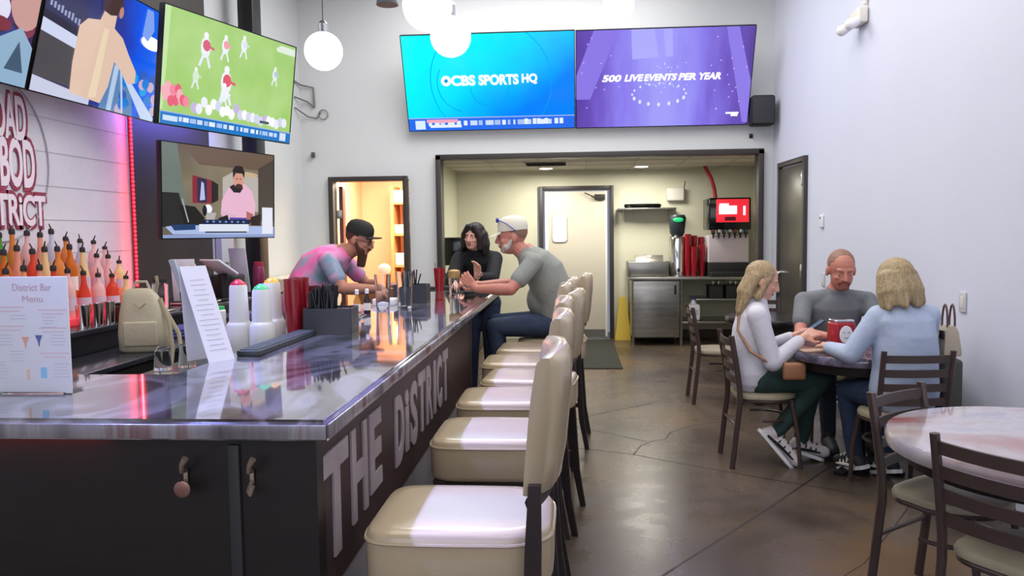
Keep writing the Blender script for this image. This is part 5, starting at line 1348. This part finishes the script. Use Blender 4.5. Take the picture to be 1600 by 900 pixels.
m = MB(); m.box((0, .02, .10), (.52, .44, .20), .01); obj('bin', m, M_steel, t); m = MB(); m.box((.04, -.06, .15), (.38, .34, .02), .004, Matrix.Rotation(math.radians(48), 3, 'X')); obj('lid', m, mat('lid_steel', '#8f8a82', .3, metal=.8), t); obj('handle', MB().tube([(0, -.05, .24), (0, -.06, .27), (.06, -.06, .27), (.06, -.05, .24)], .006, 6), M_chrome, t)
t = thing('tea_brewer', 'tall steel tea urn with black green-lit brewer above it', 'brewer', (1.41, 11.0, ZP))
m = MB(); m.lathe([(.115, 0), (.115, .50), (.10, .53)], seg=28); obj('urn', m, M_chrome, t); m = MB(); m.lathe([(.07, .53), (.10, .58), (.11, .70), (.12, .78), (.10, .82)], seg=24); obj('brew_head', m, mat('brew_dark', '#2b343a', .35), t)
m = MB(); m.ell((0, -.10, .755), (.07, .03, .035)); obj('indicator', m, mat('green_light', '#20a060', .3, emit='#20d080', es=.7), t); obj('spigot', MB().box((0, -.13, .08), (.03, .06, .05), .006), M_blackm, t)
t = thing('wall_dispenser', 'white paper dispenser on kitchen wall above tea brewer', 'dispenser', (1.43, 11.36, 2.02)); obj('body', MB().box((0, 0, 0), (.24, .10, .18), .02), M_offwhite, t); obj('antenna', MB().tube([(.11, -.04, .05), (.13, -.04, .18)], .006, 6), M_blackm, t)
cg = 'red tumblers beside the drink dispenser'
for x, y, n_, l in ((1.545, 10.92, 20, 'red plastic tumbler in the stack touching the tea urn'), (1.62, 10.86, 12, 'red plastic tumbler in the short front stack by the soda machine'), (1.64, 11.03, 19, 'red plastic tumbler in the tall middle stack by soda machine'), (1.725, 10.88, 13, 'red plastic tumbler in right front stack by the soda machine'), (1.735, 11.05, 18, 'red plastic tumbler in the stack touching the soda machine')): stack(x, y, ZP, n_, l, cg, .021, None, 1.05)
t = thing('soda_dispenser', 'black soda dispenser with lit red picture panel and row of taps', 'soda dispenser', (2.05, 10.98, ZP))
obj('base', MB().box((0, 0, .09), (.52, .50, .18), .01), M_blackm, t); obj('drip_tray', MB().box((0, -.28, .03), (.50, .14, .06), .008), M_blackm, t)
obj('front_panel', MB().box((0, -.02, .36), (.52, .40, .36), .01), mat('soda_panel', '#c9bcc4', .35), t); obj('head', MB().box((0, -.06, .82), (.54, .50, .42), .02), M_blackg, t)
obj('picture_panel', MB().box((.03, -.313, .86), (.42, .01, .30), .004), mat('soda_red', '#d02030', .3, emit='#ee2c3c', es=.8), t)
m = MB(); m.box((-.03, -.3195, .87), (.23, .003, .11), .001); m.box((.18, -.3195, .86), (.03, .003, .12)); m.box((-.08, -.3195, .93), (.12, .003, .05)); obj('panel_artwork', m, mat('soda_white', '#ffffff', .3, emit='#fff0f0', es=1), t)
m = MB(); m.box((.0, -.3195, .755), (.14, .003, .05)); obj('panel_cups', m, mat('soda_dark', '#701820', .3), t)
for k in range(7):
    x = -.21 + k * .07; m = MB(); m.box((x, -.25, .59), (.045, .10, .07), .008); m.cap((x, -.27, .56), (x, -.27, .51), .014, .010, 10); tp = obj('tap', m, mat('tap_dark', '#2a2426', .3), t); obj('tap_label', MB().box((x, -.303, .60), (.034, .004, .045), .001), mat('tap%d' % (k % 4), ('#8a2a30', '#d8d8dc', '#3a4a70', '#b0b0b4')[k % 4], .4), tp)
solo('soda_hose', MB().tube([(0, 0, 0), (-.02, 0, .14), (-.06, 0, .28), (-.13, .02, .42), (-.14, .05, .46)], .026, 10), mat('hose_red', '#a82830', .5), 'red hose rising from soda dispenser to the ceiling', 'hose', loc=(1.93, 11.05, 1.928))
t = thing('wall_shelf', 'steel wall shelf left of the tea brewer', 'shelf', (1.02, 11.28, 1.82)); obj('board', MB().box((0, 0, 0), (.80, .26, .025), .004), M_steel, t)
for x in (-.32, .32): m = MB(); m.extr([(x - .006, .12, -.012), (x - .006, -.08, -.012), (x - .006, .12, -.16)], (.012, 0, 0)); obj('bracket', m, M_steel, t)
m = MB(); m.lathe([(.24, 0), (.26, .03), (.25, .055), (.05, .06)], seg=32); o = solo('round_tray', m, M_blackg, 'black round trays lying on the steel wall shelf', 'tray', loc=(.97, 11.27, 1.8335)); o.scale = (1, .5, 1)
t = thing('wet_floor_sign', 'yellow folded wet floor sign leaning left of prep table', 'sign', (.69, 11.18, 0)); m = MB(); m.rings([[(x * w_, y * .012 + dy, z) for x, y in ((-1, -1), (1, -1), (1, 1), (-1, 1))] for z, w_, dy in ((0, .11, 0), (.6, .045, .05))]); obj('board', m, mat('sign_yellow', '#d9bb4a', .5), t); m = MB(); m.rings([[(x * w_, y * .012 + dy, z) for x, y in ((-1, -1), (1, -1), (1, 1), (-1, 1))] for z, w_, dy in ((0, .11, .15), (.6, .045, .08))]); obj('rear_board', m, mat('sign_yellow', ''), t)
t = thing('water_jug', 'white plastic jug on the lower shelf of prep table', 'jug', (1.60, 10.80, .316)); m = MB(); m.box((0, 0, .11), (.16, .16, .22), .03); m.lathe([(.06, .20), (.03, .26), (.025, .28)], seg=16); obj('body', m, M_white, t); m = MB(); m.lathe([(.028, .275), (.028, .30)], seg=14); obj('cap', m, mat('cap_blue', '#3a5aa0', .4), t); obj('jug_label', MB().box((0, -.082, .11), (.10, .003, .08)), mat('jl', '#b8b8c4', .6), t)
for x, l in ((1.88, 'black bin on middle shelf of the prep table, left one'), (2.10, 'black bin on middle shelf of the prep table, right one')):
    t = thing('storage_bin', l, 'bin', (x, 10.82, .613)); obj('body', MB().box((0, 0, .08), (.18, .24, .16), .01), M_blackm, t); obj('rim', MB().box((0, 0, .165), (.19, .25, .015), .004), M_blackm, t)
    for dx in (-.03, .04): solo('silver_cup', MB().lathe([(.018, 0), (.024, .05), (.001, .052)], seg=14), M_chrome, 'small silver cup, %s of two, above the %s black bin' % ('left' if dx < 0 else 'right', 'left' if x < 2 else 'right'), 'cup', 'silver cups in the bins', loc=(x + dx, 10.78, .7865))
t = thing('monitor', 'black screen on the left wall of kitchen behind woman in black', 'monitor', (-1.46, 10.3, 1.2)); t.rotation_euler = (0, 0, .15); obj('panel', MB().box((0, 0, .08), (.42, .035, .36), .01), M_blackg, t); m = MB(); m.box((0, 0, -.12), (.05, .04, .12), .005); m.box((0, 0, -.185), (.2, .16, .015), .004); obj('stand', m, M_blackm, t)
solo('kitchen_cabinet', MB().box((0, 0, .503), (.44, .7, 1.006), .006), mat('cab_black', '#27272b', .4), 'black cabinet holding the monitor at left of kitchen', 'cabinet', loc=(-1.42, 10.3, 0))
for x, y, l in ((-.357, 10.917, 'left round recessed light in the kitchen ceiling'), (.92, 10.88, 'right round recessed light in the kitchen ceiling')):
    t = thing('recessed_light', l, 'light', (x, y, 2.372), group='kitchen recessed lights'); m = MB(); m.lathe([(.10, 0), (.11, .005), (.09, .006)], seg=28); obj('trim_ring', m, M_white, t); m = MB(); m.lathe([(.085, -.004), (.085, .0)], seg=28); obj('lens', m, mat('lens', '#fffbe0', .4, emit='#fffad8', es=9), t)
t = thing('ceiling_vent', 'square metal air vent in the kitchen ceiling', 'vent', (-.33, 10.2, 2.376)); obj('frame', MB().box((0, 0, 0), (.56, .5, .006), .002), mat('vent_frame', '#aaa698', .5), t)
for k in range(6): obj('slat', MB().box((0, -.19 + k * .075, -.006), (.50, .035, .004), 0, Matrix.Rotation(.4, 3, 'X')), mat('vent_dark', '#55514a', .6), t)
